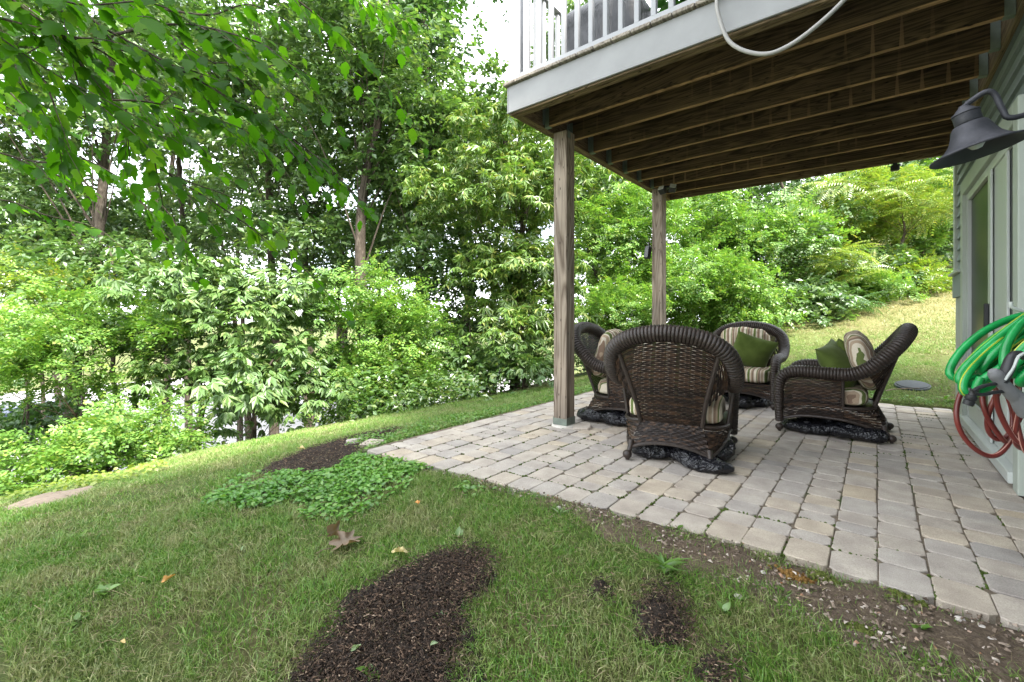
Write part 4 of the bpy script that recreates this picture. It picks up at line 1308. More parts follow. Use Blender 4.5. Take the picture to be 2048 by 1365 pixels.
def ovate_mesh(name, mat, L=1.0, W=0.6, fold=0.10, droop=0.18, serr=0.0, seg=6):
    """leaf blade with midrib fold, arching tip and optional toothed edge; base at origin, along +x"""
    V = []; F = []
    for i in range(seg + 1):
        u = i / seg
        w = W / 2 * (sin(pi * min(1, u * 1.02) ** 0.72) ** 0.85) * (1 - 0.25 * u) * 1.15 if 0 < i < seg else 0.0
        zc = -droop * u * u
        if i in (0, seg):
            V.append((L * u, 0, zc))
        else:
            j = serr * (1 if i % 2 else -0.6)
            V += [(L * (u + j * 0.25), w * (1 + j), zc + fold * w * 1.6), (L * u, 0, zc), (L * (u + j * 0.25), -w * (1 + j), zc + fold * w * 1.6)]
    def id_(i, k): return 0 if i == 0 else 1 + (i - 1) * 3 + k
    last = len(V) - 1
    F += [(0, id_(1, 1), id_(1, 0)), (0, id_(1, 2), id_(1, 1))]
    for i in range(1, seg - 1):
        for k in (0, 1):
            F += [(id_(i, k), id_(i, k + 1), id_(i + 1, k + 1)), (id_(i, k), id_(i + 1, k + 1), id_(i + 1, k))]
    F += [(id_(seg - 1, 0), id_(seg - 1, 1), last), (id_(seg - 1, 1), id_(seg - 1, 2), last)]
    return np_mesh(name, np.array(V), np.array(F), mat, True)
plm = ovate_mesh('leaf', m_potleaf, 1, .42, .15, .35)
for (pt, a, el, L) in leaf_spots:
    o = bpy.data.objects.new('leaf', plm); o.location = tuple(pt); o.rotation_euler = (rs.uniform(-.4, .4), -el, a); o.scale = (L, L, L)
    link(o, pp)
# floodlight at the second post
fl = thing('floodlight', 'twin head security floodlight under the beam at the farther post', 'floodlight', (-2.12, 5.80, ZB - .04))
MB().lathe([(0, .03), (.05, .03), (.05, .012), (.03, .0), (0, 0)], 18).build('mount_plate', m_black, fl, True)
for s_, rx in ((-.03, .6), (.10, .9)):
    Mh = Matrix.Translation((s_, -.05, -.02)) @ Matrix.Rotation(RAD(55), 4, 'X') @ Matrix.Rotation(s_ * 4, 4, 'Y')
    hd = MB().box((-.045, -.04, -.045), (.045, .03, .045), .01, Mh).build('lamp_head', m_black, fl)
    MB().box((-.036, -.036, .0455), (.036, .026, .048), .0, Mh).build('lens', plain('clear floodlight lens', (0.5, 0.5, 0.46), 0.2, var=0.1), hd)
# small black box on the outside of the second post, another under the rear rim
bx = thing('speaker', 'small black outdoor speaker strapped to the farther deck post', 'speaker', (-2.335, 5.80, 1.86))
MB().box((-.075, -.03, -.085), (-.003, .06, .085), .015, Matrix.Rotation(RAD(8), 4, 'Y')).build('cabinet', m_black, bx)
MB().box((-.062, -.034, -.065), (-.015, -.0305, .065), .001, Matrix.Rotation(RAD(8), 4, 'Y')).build('grille', m_grey, bx)
MB().box((-.03, -.005, .07), (-.012, .02, .14), .004).build('bracket', m_black, bx)
bx = thing('sensor_box', 'little black box hanging under the rear deck rim near the house', 'sensor', (.16, 6.52, ZB - .004))
MB().box((-.04, -.03, -.085), (.04, .03, -.02), .01).build('casing', m_black, bx)
MB().box((-.02, -.015, -.02), (.02, .015, .0), .002).build('bracket', m_black, bx)
# round drain cover on the grass behind the patio
dp = hit(1825, 774)
dc = thing('drain_cover', 'round grey drain cover set in the lawn behind the patio', 'drain cover', (dp[0], dp[1], float(T(dp[0], dp[1])) + .02))
dc.rotation_euler = (.21, 0, 0)
m_dc = plain('grey drain plastic', (0.045, 0.052, 0.055), 0.75, var=0.12, scale=18)
MB().lathe([(0, .022), (.135, .020), (.15, .016), (.155, .008), (.155, -.04)], 32).build('lid', m_dc, dc, True)
MB().lathe([(.157, -.04), (.157, .006), (.175, .004), (.178, -.04)], 32).build('rim', m_dc, dc, True)
m_twig = plain('dry twig', (0.17, 0.125, 0.085), 0.9, var=0.25, scale=30)
def twig(px, py, L, rz, label, r=.005):
    p = hit(px, py)
    o = thing('stick', label, 'stick', (p[0], p[1], float(T(p[0], p[1])) + r + .018), rz)
    o.rotation_euler = (0, -.05, rz)
    pts = [(-L / 2, 0, 0), (-L / 5, .02 * L, .01), (L / 6, -.04 * L, 0.012), (L / 2, .05 * L, .0)]
    MB().tube(spline(pts, 12), np.linspace(r, r * .6, 12), 6).build('twig_stem', m_twig, o, True)
    MB().tube(spline([(L / 6, -.04 * L, .012), (L / 3, -.16 * L, .02), (L / 2.4, -.22 * L, .02)], 6), r * .5, 5).build('side_twig', m_twig, o, True)
twig(1800, 784, .42, RAD(48), 'bent brown stick lying in front of the round drain cover', .007)
# ================================================================== VEGETATION
def leaf_quad(base, d, up, L, W, fold=.10, droop=.12):
    d = d / (np.linalg.norm(d) + 1e-9)
    s = np.cross(up, d); s /= np.linalg.norm(s) + 1e-9
    n = np.cross(d, s)
    m = base + d * L * .45 - n * droop * L * .2
    return np.array([base, m + s * W / 2 + n * fold * W, base + d * L - n * droop * L, m - s * W / 2 + n * fold * W])

def rnd_up(r, k=.35):
    u = np.array((r.uniform(-k, k), r.uniform(-k, k), 1.0))
    return u / np.linalg.norm(u)

def spray_templates(kind, count=5, seed=0):
    out = []
    for c in range(count):
        r = random.Random(seed * 100 + c)
        Ls = []
        if kind == 'palmate':          # big drooping leaflets in hands at the shoot ends
            for k in range(4):
                a = r.uniform(-2.4, 2.4) if k else 0.0
                sd = np.array((cos(a), sin(a), r.uniform(-.15, .25)))
                b0 = sd * r.uniform(.05, .13)
                for q in range(6):
                    an = a + (q - 2.5) * .46 + r.uniform(-.12, .12)
                    dd = np.array((cos(an), sin(an), -.45 + r.uniform(-.25, .2)))
                    L = r.uniform(.105, .165) * (1.0 if q in (1, 2, 3, 4) else .75)
                    Ls.append(leaf_quad(b0, dd, rnd_up(r, .25), L, L * r.uniform(.36, .44), .08, .22))
        elif kind == 'locust':         # feathery fronds of small rounded leaflets
            for k in range(9):
                a = (k - 4) * .45 + r.uniform(-.35, .35)
                fd = np.array((cos(a), sin(a), r.uniform(-.65, .35)))
                n = 4
                FL = r.uniform(.12, .19)
                b00 = np.array((r.uniform(-.06, .14), r.uniform(-.09, .09), r.uniform(-.05, .06)))
                up = rnd_up(r, .6)
                sd = np.cross(up, fd); sd /= np.linalg.norm(sd)
                for q in range(1, n + 1):
                    b0 = b00 + fd * FL * q / n + np.array((0, 0, -.22 * FL * (q / n) ** 2))
                    for sg in (-1, 1):
                        dd = sd * sg + fd * .35 + np.array((0, 0, r.uniform(-.40, .20)))
                        Ls.append(leaf_quad(b0, dd, up, .050, .038, .05, .10))
                Ls.append(leaf_quad(b00 + fd * FL, fd, up, .052, .038))
        elif kind == 'oak':            # broad leaves around the twig
            for k in range(13):
                a = r.uniform(-pi, pi)
                b0 = np.array((r.uniform(-.05, .17), r.uniform(-.12, .12), r.uniform(-.06, .06)))
                dd = np.array((cos(a) * .9 + .35, sin(a), r.uniform(-.65, .15)))
                L = r.uniform(.085, .145)
                Ls.append(leaf_quad(b0, dd, rnd_up(r, .45), L, L * r.uniform(.50, .68), .12, .18))
        elif kind == 'narrow':         # long narrow leaves in stars
            for k in range(3):
                b0 = np.array((r.uniform(-.04, .16), r.uniform(-.12, .12), r.uniform(-.04, .05)))
                for q in range(7):
                    a = 2 * pi * q / 7 + r.uniform(-.3, .3)
                    dd = np.array((cos(a) * .9 + .3, sin(a), -.35 + r.uniform(-.4, .35)))
                    L = r.uniform(.12, .185)
                    Ls.append(leaf_quad(b0, dd, rnd_up(r, .35), L, L * .27, .06, .22))
        elif kind == 'sumac':          # long arching fronds
            for k in range(4):
                a = (k - 1.5) * .75 + r.uniform(-.2, .2)
                FL = r.uniform(.42, .58)
                fd = np.array((cos(a), sin(a), .22))
                up = rnd_up(r, .2)
                sd = np.cross(up, fd); sd /= np.linalg.norm(sd)
                n = 10
                for q in range(1, n + 1):
                    u = q / n
                    b0 = fd * FL * u + np.array((0, 0, -.42 * FL * u * u))
                    LL = .125 * (1 - .5 * abs(u - .45) / .55)
                    for sg in (-1, 1):
                        dd = sd * sg + fd * .45 + np.array((0, 0, -.35 + r.uniform(-.1, .1)))
                        Ls.append(leaf_quad(b0, dd, up, LL, .030, .04, .2))
        elif kind == 'small':          # dense small leaves of the undergrowth
            for k in range(18):
                a = r.uniform(-pi, pi)
                b0 = np.array((r.uniform(-.08, .2), r.uniform(-.14, .14), r.uniform(-.08, .08)))
                dd = np.array((cos(a) + .3, sin(a), r.uniform(-.6, .3)))
                L = r.uniform(.05, .085)
                Ls.append(leaf_quad(b0, dd, rnd_up(r, .5), L, L * .62, .1, .15))
        out.append(np.array(Ls))
    m = min(len(o) for o in out)
    return np.stack([o[:m] for o in out])      # (variants, leaves, 4, 3)
KINDS_ = {k: spray_templates(k, 6, i) for i, k in enumerate(('palmate', 'locust', 'oak', 'narrow', 'sumac', 'small'))}
COVER = {'palmate': .075, 'locust': .085, 'oak': .062, 'narrow': .062, 'sumac': .16, 'small': .05}

def spray_cloud(clumps, kind, r, scale=1.0, dens=1.0, up_only=-.55):
    """clumps: (centre xyz, rx, ry, rz). Returns leaf vertices (n, 4, 3)"""
    pos = []; fwd = []
    for (c, rx, ry, rz) in clumps:
        area = 4 * pi * ((rx * ry) ** 1.6 / 3 + (rx * rz) ** 1.6 / 3 + (ry * rz) ** 1.6 / 3) ** (1 / 1.6)
        n = max(4, int(dens * area * .62 / (COVER[kind] * scale * scale)))
        d = r.normal(size=(n * 2, 3)); d /= np.linalg.norm(d, axis=1)[:, None]
        d = d[d[:, 2] > up_only][:n]
        k = .52 + .5 * r.random(len(d)) ** .6
        wob = 1 + .25 * np.sin(d[:, 0] * 5 + c[0] * 3) * np.cos(d[:, 1] * 5 + c[1] * 2)
        p = np.array(c) + d * k[:, None] * wob[:, None] * np.array((rx, ry, rz))
        f = d * np.array((1, 1, .55)) + r.normal(size=d.shape) * .38
        f[:, 2] -= .12
        pos.append(p); fwd.append(f)
    pos = np.vstack(pos); f = np.vstack(fwd)
    f /= np.linalg.norm(f, axis=1)[:, None]
    N = len(pos)
    up = np.array((0, 0, 1.0)) + r.normal(size=(N, 3)) * .22 + f * np.array((.25, .25, 0))
    s = np.cross(up, f); s /= np.linalg.norm(s, axis=1)[:, None] + 1e-9
    u = np.cross(f, s)
    M = np.stack([f, s, u], axis=1)            # rows: local axes
    tm = KINDS_[kind][r.integers(0, len(KINDS_[kind]), N)]
    sc = scale * r.uniform(.8, 1.2, N)
    V = np.einsum('nlvk,nkj->nlvj', tm * sc[:, None, None, None], M) + pos[:, None, None, :]
    return V.reshape(-1, 4, 3)

TRI = np.array(((0, 1, 2), (0, 2, 3)))
def leaves_obj(name, Q, mat, parent, loc):
    n = len(Q)
    V = (Q - np.asarray(loc)).reshape(-1, 3)
    F = (np.arange(n)[:, None, None] * 4 + TRI[None]).reshape(-1, 3)
    o = np_obj(name, V, F, mat, parent)
    tag(o, kind='stuff')
    return o
N_LEAF = [0]

def bark(name, a, b_, c3):
    m, nt, b = new_mat(name)
    c = geo(nt, 'Position')
    n = tex_noise(nt, mapping(nt, c, (22, 22, 5)), 1.0, 6, .65, .6)
    nt.links.new(ramp(nt, n, [(.3, a), (.55, b_), (.8, c3)]), b.inputs['Base Color'])
    b.inputs['Roughness'].default_value = .95
    b.inputs['Specular IOR Level'].default_value = .1
    bump(nt, b, n, .9, .03)
    return m
m_bark = bark('grey brown bark', (.030, .024, .019), (.085, .070, .055), (.17, .145, .12))
m_twigs = bark('thin brown branches', (.045, .032, .022), (.11, .080, .055), (.19, .145, .10))

LM_ = {
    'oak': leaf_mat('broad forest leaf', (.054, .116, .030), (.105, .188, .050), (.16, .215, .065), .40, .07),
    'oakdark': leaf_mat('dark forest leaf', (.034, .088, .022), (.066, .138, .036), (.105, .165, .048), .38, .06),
    'palmate': leaf_mat('long drooping leaflet', (.075, .155, .035), (.125, .215, .058), (.18, .24, .07), .30, .05, rough=.5),
    'locust': leaf_mat('small round leaflet', (.088, .195, .032), (.165, .295, .058), (.26, .32, .07), .38, .05),
    'yellowlocust': leaf_mat('yellow green small leaflet', (.11, .20, .022), (.20, .29, .035), (.32, .30, .05), .38, .08),
    'narrow': leaf_mat('narrow toothed leaf', (.080, .165, .026), (.145, .235, .044), (.25, .26, .065), .34, .06),
    'sumac': leaf_mat('yellowing frond leaflet', (.13, .225, .022), (.23, .30, .042), (.35, .33, .065), .36, .09),
    'sumacgreen': leaf_mat('blue green frond leaflet', (.050, .125, .036), (.095, .19, .060), (.13, .21, .07), .32, .10),
    'small': leaf_mat('undergrowth leaf', (.050, .120, .018), (.100, .190, .034), (.18, .22, .05), .34, .09),
}

def make_plant(name, label, cat, px, py, t, rpx, rpy, kind, mat, ncl, csize=.5, trunk_r=.06, trunk_px=None, scale=1.0, dens=1.0, depth=1.0, flat=.62, seed=0, base_t=None, group=None, limbs=True, trunk_top=.7):
    """px, py, t: centre of the crown as seen in the photograph; rpx, rpy: its half width and half height there"""
    r = np.random.default_rng(1000 + seed)
    c = P(px, py, t)
    rw = rpx / 900 * t; rh = rpy / 900 * t
    tp = P(trunk_px if trunk_px is not None else px, py, base_t or t)
    gz = float(T(tp[0], tp[1]))
    loc = np.array((tp[0], tp[1], gz))
    root = thing(name, label, cat, tuple(loc), 0, group)
    cl = []
    tries = 0
    while len(cl) < ncl and tries < ncl * 40:
        tries += 1
        d = r.normal(size=3); d /= np.linalg.norm(d)
        k = r.random() ** .42
        a, b_, z = d * k
        p = c + RIGHT * a * rw + VIEW * b_ * rw * depth + np.array((0, 0, z * rh))
        if p[2] < float(T(p[0], p[1])) + csize * .25: continue
        # keep crowns off the house, deck and patio
        if p[0] > -3.3 + csize * .2 and p[1] < 7.2 and p[1] > -1: continue
        if p[0] > .3 and p[1] < 7.5: continue
        cs = csize * r.uniform(.7, 1.25)
        if any(np.linalg.norm((p - q[0]) / np.array((1, 1, .75))) < csize * .62 for q in cl) and tries < ncl * 25: continue
        cl.append((p, cs, cs, cs * flat))
    if not cl: return root
    Q = spray_cloud(cl, kind, r, scale, dens)
    N_LEAF[0] += len(Q)
    leaves_obj('crown', Q, LM_[mat], root, loc)
    if trunk_r > 0:
        top = np.array((tp[0], tp[1], c[2] + rh * trunk_top))
        cc = np.array((c[0], c[1], c[2] + rh * trunk_top))
        hgt = top[2] - gz
        if hgt > .3:
            pts = [loc + np.array((0, 0, -.25))]
            for u in (.25, .5, .75, 1.0):
                w = np.array((r.normal() * .05, r.normal() * .05, 0)) * min(hgt, 6) * u
                pts.append(loc + (np.array((0, 0, hgt)) * u) + w + (cc - top) * u ** 2)
            sp = spline(pts, 18)
            rr = trunk_r * (1 - .72 * np.linspace(0, 1, 18)); rr[0] *= 1.35; rr[1] *= 1.15
            mb = MB(); mb.tube(sp - loc, rr, 9)
            mb.build('trunk', m_bark, root, True)
            if limbs:
                lb = MB()
                for (p, cs, _, _) in cl:
                    frac = np.clip((p[2] - gz) / hgt - r.uniform(.12, .3), .12, .95)
                    st = sp[int(frac * 17)]
                    mid = st * .5 + p * .5 + np.array((0, 0, r.uniform(-.05, .12) * np.linalg.norm(p - st)))
                    lr = max(.006, trunk_r * .20 * (1 - .6 * frac))
                    lb.tube(spline([st, mid, p], 7) - loc, np.linspace(lr, lr * .3, 7), 5, caps=False)
                lb.build('limbs', m_twigs if trunk_r < .07 else m_bark, root, True)
    return root

B = make_plant
TREES = 'trees of the wood'
SHR = 'shrubs along the lawn edge'
# --- tall trees
B('tree', 'tall green tree with a thick bare trunk showing left of the deck corner', 'tree', 735, 130, 10.5, 165, 250, 'oak', 'oak', 26, .95, .17, trunk_px=738, seed=1, dens=0.98, scale=1.25, group=TREES)
B('tree', 'tall tree rising behind the tip of the hanging branch', 'tree', 545, 120, 12.5, 170, 240, 'oak', 'oak', 20, 1.0, .14, seed=2, dens=0.92, scale=1.35, group=TREES)
B('tree', 'broad old tree half hidden by the dark overhanging leaves', 'tree', 150, 90, 9.5, 270, 230, 'oak', 'oak', 24, .95, .16, trunk_px=165, seed=3, dens=0.98, scale=1.25, group=TREES)
B('tree', 'pale green tree between two dark trunks at upper middle of the wood', 'tree', 380, 200, 13.5, 150, 220, 'oak', 'oak', 16, 1.0, .12, seed=4, dens=0.92, scale=1.4, group=TREES)
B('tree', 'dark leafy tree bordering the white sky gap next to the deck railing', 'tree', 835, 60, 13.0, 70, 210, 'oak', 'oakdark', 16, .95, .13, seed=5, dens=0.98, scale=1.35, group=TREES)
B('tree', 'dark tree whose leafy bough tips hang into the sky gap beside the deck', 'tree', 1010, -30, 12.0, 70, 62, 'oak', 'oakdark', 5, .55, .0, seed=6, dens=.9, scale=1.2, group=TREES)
B('tree', 'yellowish narrow leaved tree just left of the deck corner', 'tree', 1010, 350, 9.6, 145, 160, 'narrow', 'narrow', 26, .72, .10, trunk_px=1030, seed=7, dens=.95, scale=.92, group=TREES)
B('tree', 'slender tree topping out below the deck railing corner', 'tree', 985, 265, 12.2, 60, 75, 'oak', 'oak', 10, .75, .10, seed=8, dens=1.04, scale=1.2, group=TREES)
B('tree', 'shady green tree right of the thick bare trunk', 'tree', 850, 330, 11.2, 130, 150, 'oak', 'oak', 18, .85, .11, seed=9, dens=1.04, scale=1.25, group=TREES)
B('tree', 'tree of pale leaf sprays behind the drooping branch tip', 'tree', 620, 330, 11.8, 120, 110, 'oak', 'oak', 11, .8, .10, seed=10, dens=0.98, scale=1.25, group=TREES)
B('tree', 'sparse dark tree with sky showing through under its boughs', 'tree', 430, 470, 14.0, 220, 75, 'oak', 'oak', 11, .75, .12, trunk_px=500, seed=11, dens=.55, scale=1.3, group=TREES)
B('tree', 'shaded tree with a dark trunk at the left edge of the wood', 'tree', 60, 430, 10.5, 160, 120, 'oak', 'oak', 15, .75, .14, trunk_px=5, seed=12, dens=0.85, scale=1.2, group=TREES)
B('tree', 'dark tree behind the locust shrubs in the middle of the wood', 'tree', 700, 520, 12.5, 150, 100, 'oak', 'oak', 14, .75, .12, seed=13, dens=0.85, scale=1.25, group=TREES)
B('tree', 'deep green tree in the shade behind the narrow leaved tree', 'tree', 930, 560, 10.8, 120, 140, 'oak', 'oak', 22, .7, .10, seed=14, dens=.9, scale=1.15, group=TREES)
B('tree', 'dark maple like tree seen just right of the near deck post', 'tree', 1200, 380, 12.8, 110, 170, 'oak', 'oak', 20, .85, .12, seed=15, dens=.9, scale=1.25, group=TREES)
B('tree', 'bushy lower tree with narrow leaves left of the near post', 'tree', 1050, 600, 9.2, 110, 120, 'narrow', 'narrow', 24, .58, .06, seed=16, dens=.9, group=TREES)
B('tree', 'pale tree behind the farther deck post with a thin straight trunk', 'tree', 1275, 490, 10.6, 105, 125, 'locust', 'locust', 22, .62, .055, trunk_px=1287, seed=17, dens=1.04, scale=1.15, group=TREES, trunk_top=.3)
B('tree', 'wide light green tree right of the farther deck post', 'tree', 1430, 470, 11.6, 150, 95, 'locust', 'locust', 24, .7, .08, seed=18, dens=1.04, scale=1.2, group=TREES)
B('tree', 'big green tree under the far end of the deck', 'tree', 1570, 420, 13.4, 150, 115, 'oak', 'oak', 24, .85, .11, seed=19, dens=.9, scale=1.25, group=TREES)
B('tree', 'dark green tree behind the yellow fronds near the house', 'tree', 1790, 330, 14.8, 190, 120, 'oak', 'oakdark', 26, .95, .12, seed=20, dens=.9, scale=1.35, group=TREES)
B('tree', 'bright yellow green tree in the middle of the hillside', 'tree', 1680, 450, 11.8, 85, 70, 'locust', 'yellowlocust', 16, .6, .05, seed=21, dens=.95, scale=1.1, group=TREES)
B('tree', 'tall tree glimpsed through the balusters of the deck railing', 'tree', 1180, 60, 16.0, 100, 130, 'oak', 'oak', 14, .95, .12, seed=24, dens=.9, scale=1.5, group=TREES)
B('tree', 'pale backing tree low behind the buckeye shrubs', 'tree', 480, 420, 17.5, 150, 110, 'oak', 'oak', 13, 1.15, .12, seed=25, dens=.95, scale=1.7, group=TREES)
B('tree', 'backing tree behind the left locust shrubs', 'tree', 120, 430, 16.5, 180, 120, 'oak', 'oak', 15, 1.15, .12, seed=26, dens=.95, scale=1.7, group=TREES)
B('tree', 'backing tree glimpsed around the thick bare trunk', 'tree', 760, 430, 18.0, 150, 130, 'oak', 'oak', 15, 1.15, .12, seed=27, dens=.95, scale=1.7, group=TREES)
B('tree', 'high crown filling the wood behind the overhanging leaves', 'tree', 330, 110, 17.0, 190, 190, 'oak', 'oak', 17, 1.3, .14, seed=28, dens=.8, scale=2.0, group=TREES)
B('tree', 'high crown deep in the wood right of the thick bare trunk', 'tree', 680, 200, 18.5, 170, 170, 'oak', 'oak', 16, 1.3, .14, seed=29, dens=.8, scale=2.0, group=TREES)
B('tree', 'leafy crown against the sky left of the deck corner', 'tree', 930, 330, 16.0, 130, 110, 'oak', 'oak', 14, 1.0, .12, seed=30, dens=.95, scale=1.6, group=TREES)
B('tree', 'lower leafy tree filling the gap between the two left trunks', 'tree', 320, 480, 12.0, 130, 65, 'oak', 'oak', 13, .7, .07, seed=71, dens=.9, scale=1.2, group=TREES)
B('tree', 'lower leafy tree before the base of the thick bare trunk', 'tree', 620, 480, 11.6, 120, 60, 'oak', 'oak', 12, .65, .07, seed=72, dens=.9, scale=1.2, group=TREES)
B('tree', 'slim young tree reaching up behind the first locust shrub', 'tree', 90, 500, 11.0, 120, 60, 'oak', 'oak', 11, .65, .06, seed=73, dens=.9, scale=1.15, group=TREES)
B('tree', 'far backing tree on the hill above the other crowns', 'tree', 1500, 340, 18.5, 190, 130, 'oak', 'oakdark', 20, 1.2, .14, seed=22, dens=.7, scale=1.7, group=TREES)
B('tree', 'tall tree deep in the wood behind the thin straight trunk', 'tree', 1290, 300, 17.0, 150, 150, 'oak', 'oak', 20, 1.1, .14, seed=23, dens=0.92, scale=1.6, group=TREES)
# --- shrubs at the wood's edge
B('shrub', 'large light green locust shrub at the far left of the lawn', 'shrub', 130, 690, 6.3, 190, 95, 'locust', 'locust', 34, .40, .035, trunk_px=150, seed=31, dens=1.0, group=SHR)
B('shrub', 'yellow tinged locust shrub on the left edge above the first', 'shrub', 60, 600, 7.4, 120, 60, 'locust', 'yellowlocust', 14, .42, .03, seed=32, dens=.9, group=SHR)
B('shrub', 'rounded pale green shrub leaning over the lawn beside the dirt path', 'shrub', 245, 880, 5.35, 140, 62, 'locust', 'locust', 26, .30, .025, trunk_px=210, seed=33, dens=1.0, scale=.95, group=SHR)
B('shrub', 'low pale shrub touching the lawn at the left border', 'shrub', 60, 955, 4.9, 85, 38, 'locust', 'locust', 12, .22, .018, seed=34, dens=1.0, scale=.9, group=SHR)
B('shrub', 'leafy green sapling above the large light locust shrub', 'shrub', 190, 540, 8.2, 180, 70, 'oak', 'oak', 20, .55, .06, trunk_px=270, seed=35, dens=.9, scale=1.05, group=SHR)
B('shrub', 'broad leaved sapling crossed by a dark leaning trunk', 'shrub', 340, 640, 7.6, 90, 70, 'oak', 'small' if False else 'oak', 12, .45, .07, trunk_px=265, seed=36, dens=.9, group=SHR)
B('shrub', 'wide buckeye shrub with drooping hands of long leaflets', 'shrub', 490, 620, 7.4, 175, 85, 'palmate', 'palmate', 24, .46, .05, trunk_px=395, seed=37, dens=1.0, group=SHR)
B('shrub', 'pale buckeye shrub hanging low over the lawn edge', 'shrub', 540, 775, 6.5, 125, 78, 'palmate', 'palmate', 20, .40, .045, trunk_px=505, seed=38, dens=1.0, group=SHR)
B('shrub', 'small buckeye shrub between the locust and the low hanging one', 'shrub', 400, 745, 7.0, 75, 52, 'palmate', 'palmate', 8, .38, .035, trunk_px=395, seed=39, dens=.9, group=SHR)
B('shrub', 'feathery light green shrub in the middle of the wood edge', 'shrub', 765, 640, 8.0, 100, 82, 'locust', 'locust', 24, .46, .04, seed=40, dens=1.0, scale=1.05, group=SHR)
B('shrub', 'lower feathery shrub reaching down to the lawn crest', 'shrub', 715, 770, 7.4, 85, 55, 'locust', 'locust', 16, .38, .03, trunk_px=735, seed=41, dens=1.0, group=SHR)
B('shrub', 'pale feathery shrub right of the middle one on the crest', 'shrub', 815, 745, 7.9, 62, 50, 'locust', 'locust', 11, .36, .02, trunk_px=800, seed=42, dens=1.0, group=SHR)
B('shrub', 'shaded green bush with bare twigs near the lawn crest', 'shrub', 930, 700, 9.0, 95, 70, 'oak', 'oak', 16, .45, .03, seed=43, dens=.85, group=SHR)
B('shrub', 'low leafy bush beside the near post at the lawn crest', 'shrub', 1045, 730, 8.4, 75, 40, 'palmate', 'palmate', 12, .36, .02, seed=44, dens=1.0, group=SHR)
B('shrub', 'green bush seen between the two deck posts', 'shrub', 1215, 640, 9.2, 80, 70, 'locust', 'locust', 18, .48, .03, seed=45, dens=1.0, group=SHR)
B('shrub', 'bright bush right behind the front chair back', 'shrub', 1380, 590, 9.6, 125, 75, 'locust', 'locust', 26, .52, .035, seed=46, dens=1.0, scale=1.05, group=SHR)
B('shrub', 'drooping bush where the dry slope begins', 'shrub', 1470, 640, 9.4, 80, 45, 'small', 'small', 13, .42, .025, seed=47, dens=.8, group=SHR)
B('shrub', 'dense dark undergrowth bush at the foot of the hill wood', 'shrub', 1590, 560, 10.9, 110, 75, 'small', 'small', 22, .55, .04, seed=48, dens=.75, scale=1.2, group=SHR)
B('shrub', 'light green spreading bush at the top of the dry slope', 'shrub', 1805, 575, 10.9, 75, 46, 'locust', 'yellowlocust', 17, .42, .03, seed=49, dens=1.1, group=SHR)
B('shrub', 'shaded bush beside the house corner on the hill', 'shrub', 1870, 500, 12.6, 70, 75, 'sumac', 'sumacgreen', 16, .60, .04, seed=50, dens=1.0, group=SHR)
B('shrub', 'green bush between the yellow fronds and the slope', 'shrub', 1720, 560, 11.2, 80, 60, 'oak', 'oak', 14, .5, .03, seed=51, dens=.9, group=SHR)
SUM = 'sumacs with long fronds'
B('sumac', 'tall sumac with yellow green fronds under the deck near the lamp', 'sumac', 1795, 395, 10.9, 105, 62, 'sumac', 'sumac', 18, .48, .04, seed=61, dens=1.25, flat=.5, group=SUM)
B('sumac', 'small yellowish sumac halfway up the wood edge', 'sumac', 1690, 528, 10.0, 62, 30, 'sumac', 'sumac', 7, .34, .022, trunk_px=1668, seed=62, dens=1.3, flat=.45, group=SUM, scale=.8)
B('sumac', 'low green sumac fronds spreading over the top of the slope', 'sumac', 1655, 603, 9.5, 62, 20, 'sumac', 'sumacgreen', 6, .30, .018, seed=63, dens=1.3, flat=.45, group=SUM, scale=.75)
B('shrub', 'fresh green bush spilling onto the slope right of the front chair', 'shrub', 1500, 640, 9.2, 75, 40, 'locust', 'locust', 13, .38, .02, seed=54, dens=1.0, group=SHR)
B('shrub', 'leafy bush hugging the slope edge below the small sumac', 'shrub', 1600, 612, 9.6, 75, 42, 'oak', 'oak', 12, .38, .02, seed=55, dens=1.0, scale=.9, group=SHR)
B('shrub', 'light bush at the slope edge right of the low sumac fronds', 'shrub', 1735, 585, 10.2, 60, 38, 'locust', 'locust', 11, .36, .02, seed=56, dens=1.0, group=SHR)
B('shrub', 'broad dark bush rising behind the slope edge bushes', 'shrub', 1600, 500, 11.6, 130, 80, 'oak', 'oak', 20, .55, .03, seed=57, dens=1.0, group=SHR)
B('shrub', 'tall bush filling the corner between wood and house', 'shrub', 1870, 420, 12.2, 80, 90, 'locust', 'locust', 18, .6, .03, seed=58, dens=1.0, scale=1.15, group=SHR)
B('shrub', 'dark shaded bush under the left edge locusts', 'shrub', 70, 850, 7.8, 150, 50, 'oak', 'oakdark', 16, .42, .03, seed=52, dens=.9, group=SHR)
B('shrub', 'dark shaded bush below the feathery middle shrub', 'shrub', 700, 740, 9.0, 90, 60, 'oak', 'oakdark', 12, .45, .03, seed=53, dens=.8, group=SHR)
# --- far wood behind everything, one mass
r = np.random.default_rng(77)
cl = []
for k in range(46):
    px = r.uniform(1120, 1960); t = r.uniform(17, 24)
    p = P(px, r.uniform(330, 600), t)
    if p[2] > T(p[0], p[1]) + .3: cl.append((p, 1.6, 1.6, 1.3))
for k in range(20):
    px = r.uniform(-60, 1100); t = r.uniform(19, 30)
    p = P(px, 0, t); p[2] = float(T(p[0], p[1])) + r.uniform(.6, 3.6)
    cl.append((p, 1.3, 1.3, 1.0))
Q = spray_cloud(cl, 'oak', r, 2.3, .55)
N_LEAF[0] += len(Q)
o = leaves_obj('woodland', Q, LM_['oakdark'], None, (0, 0, 0))
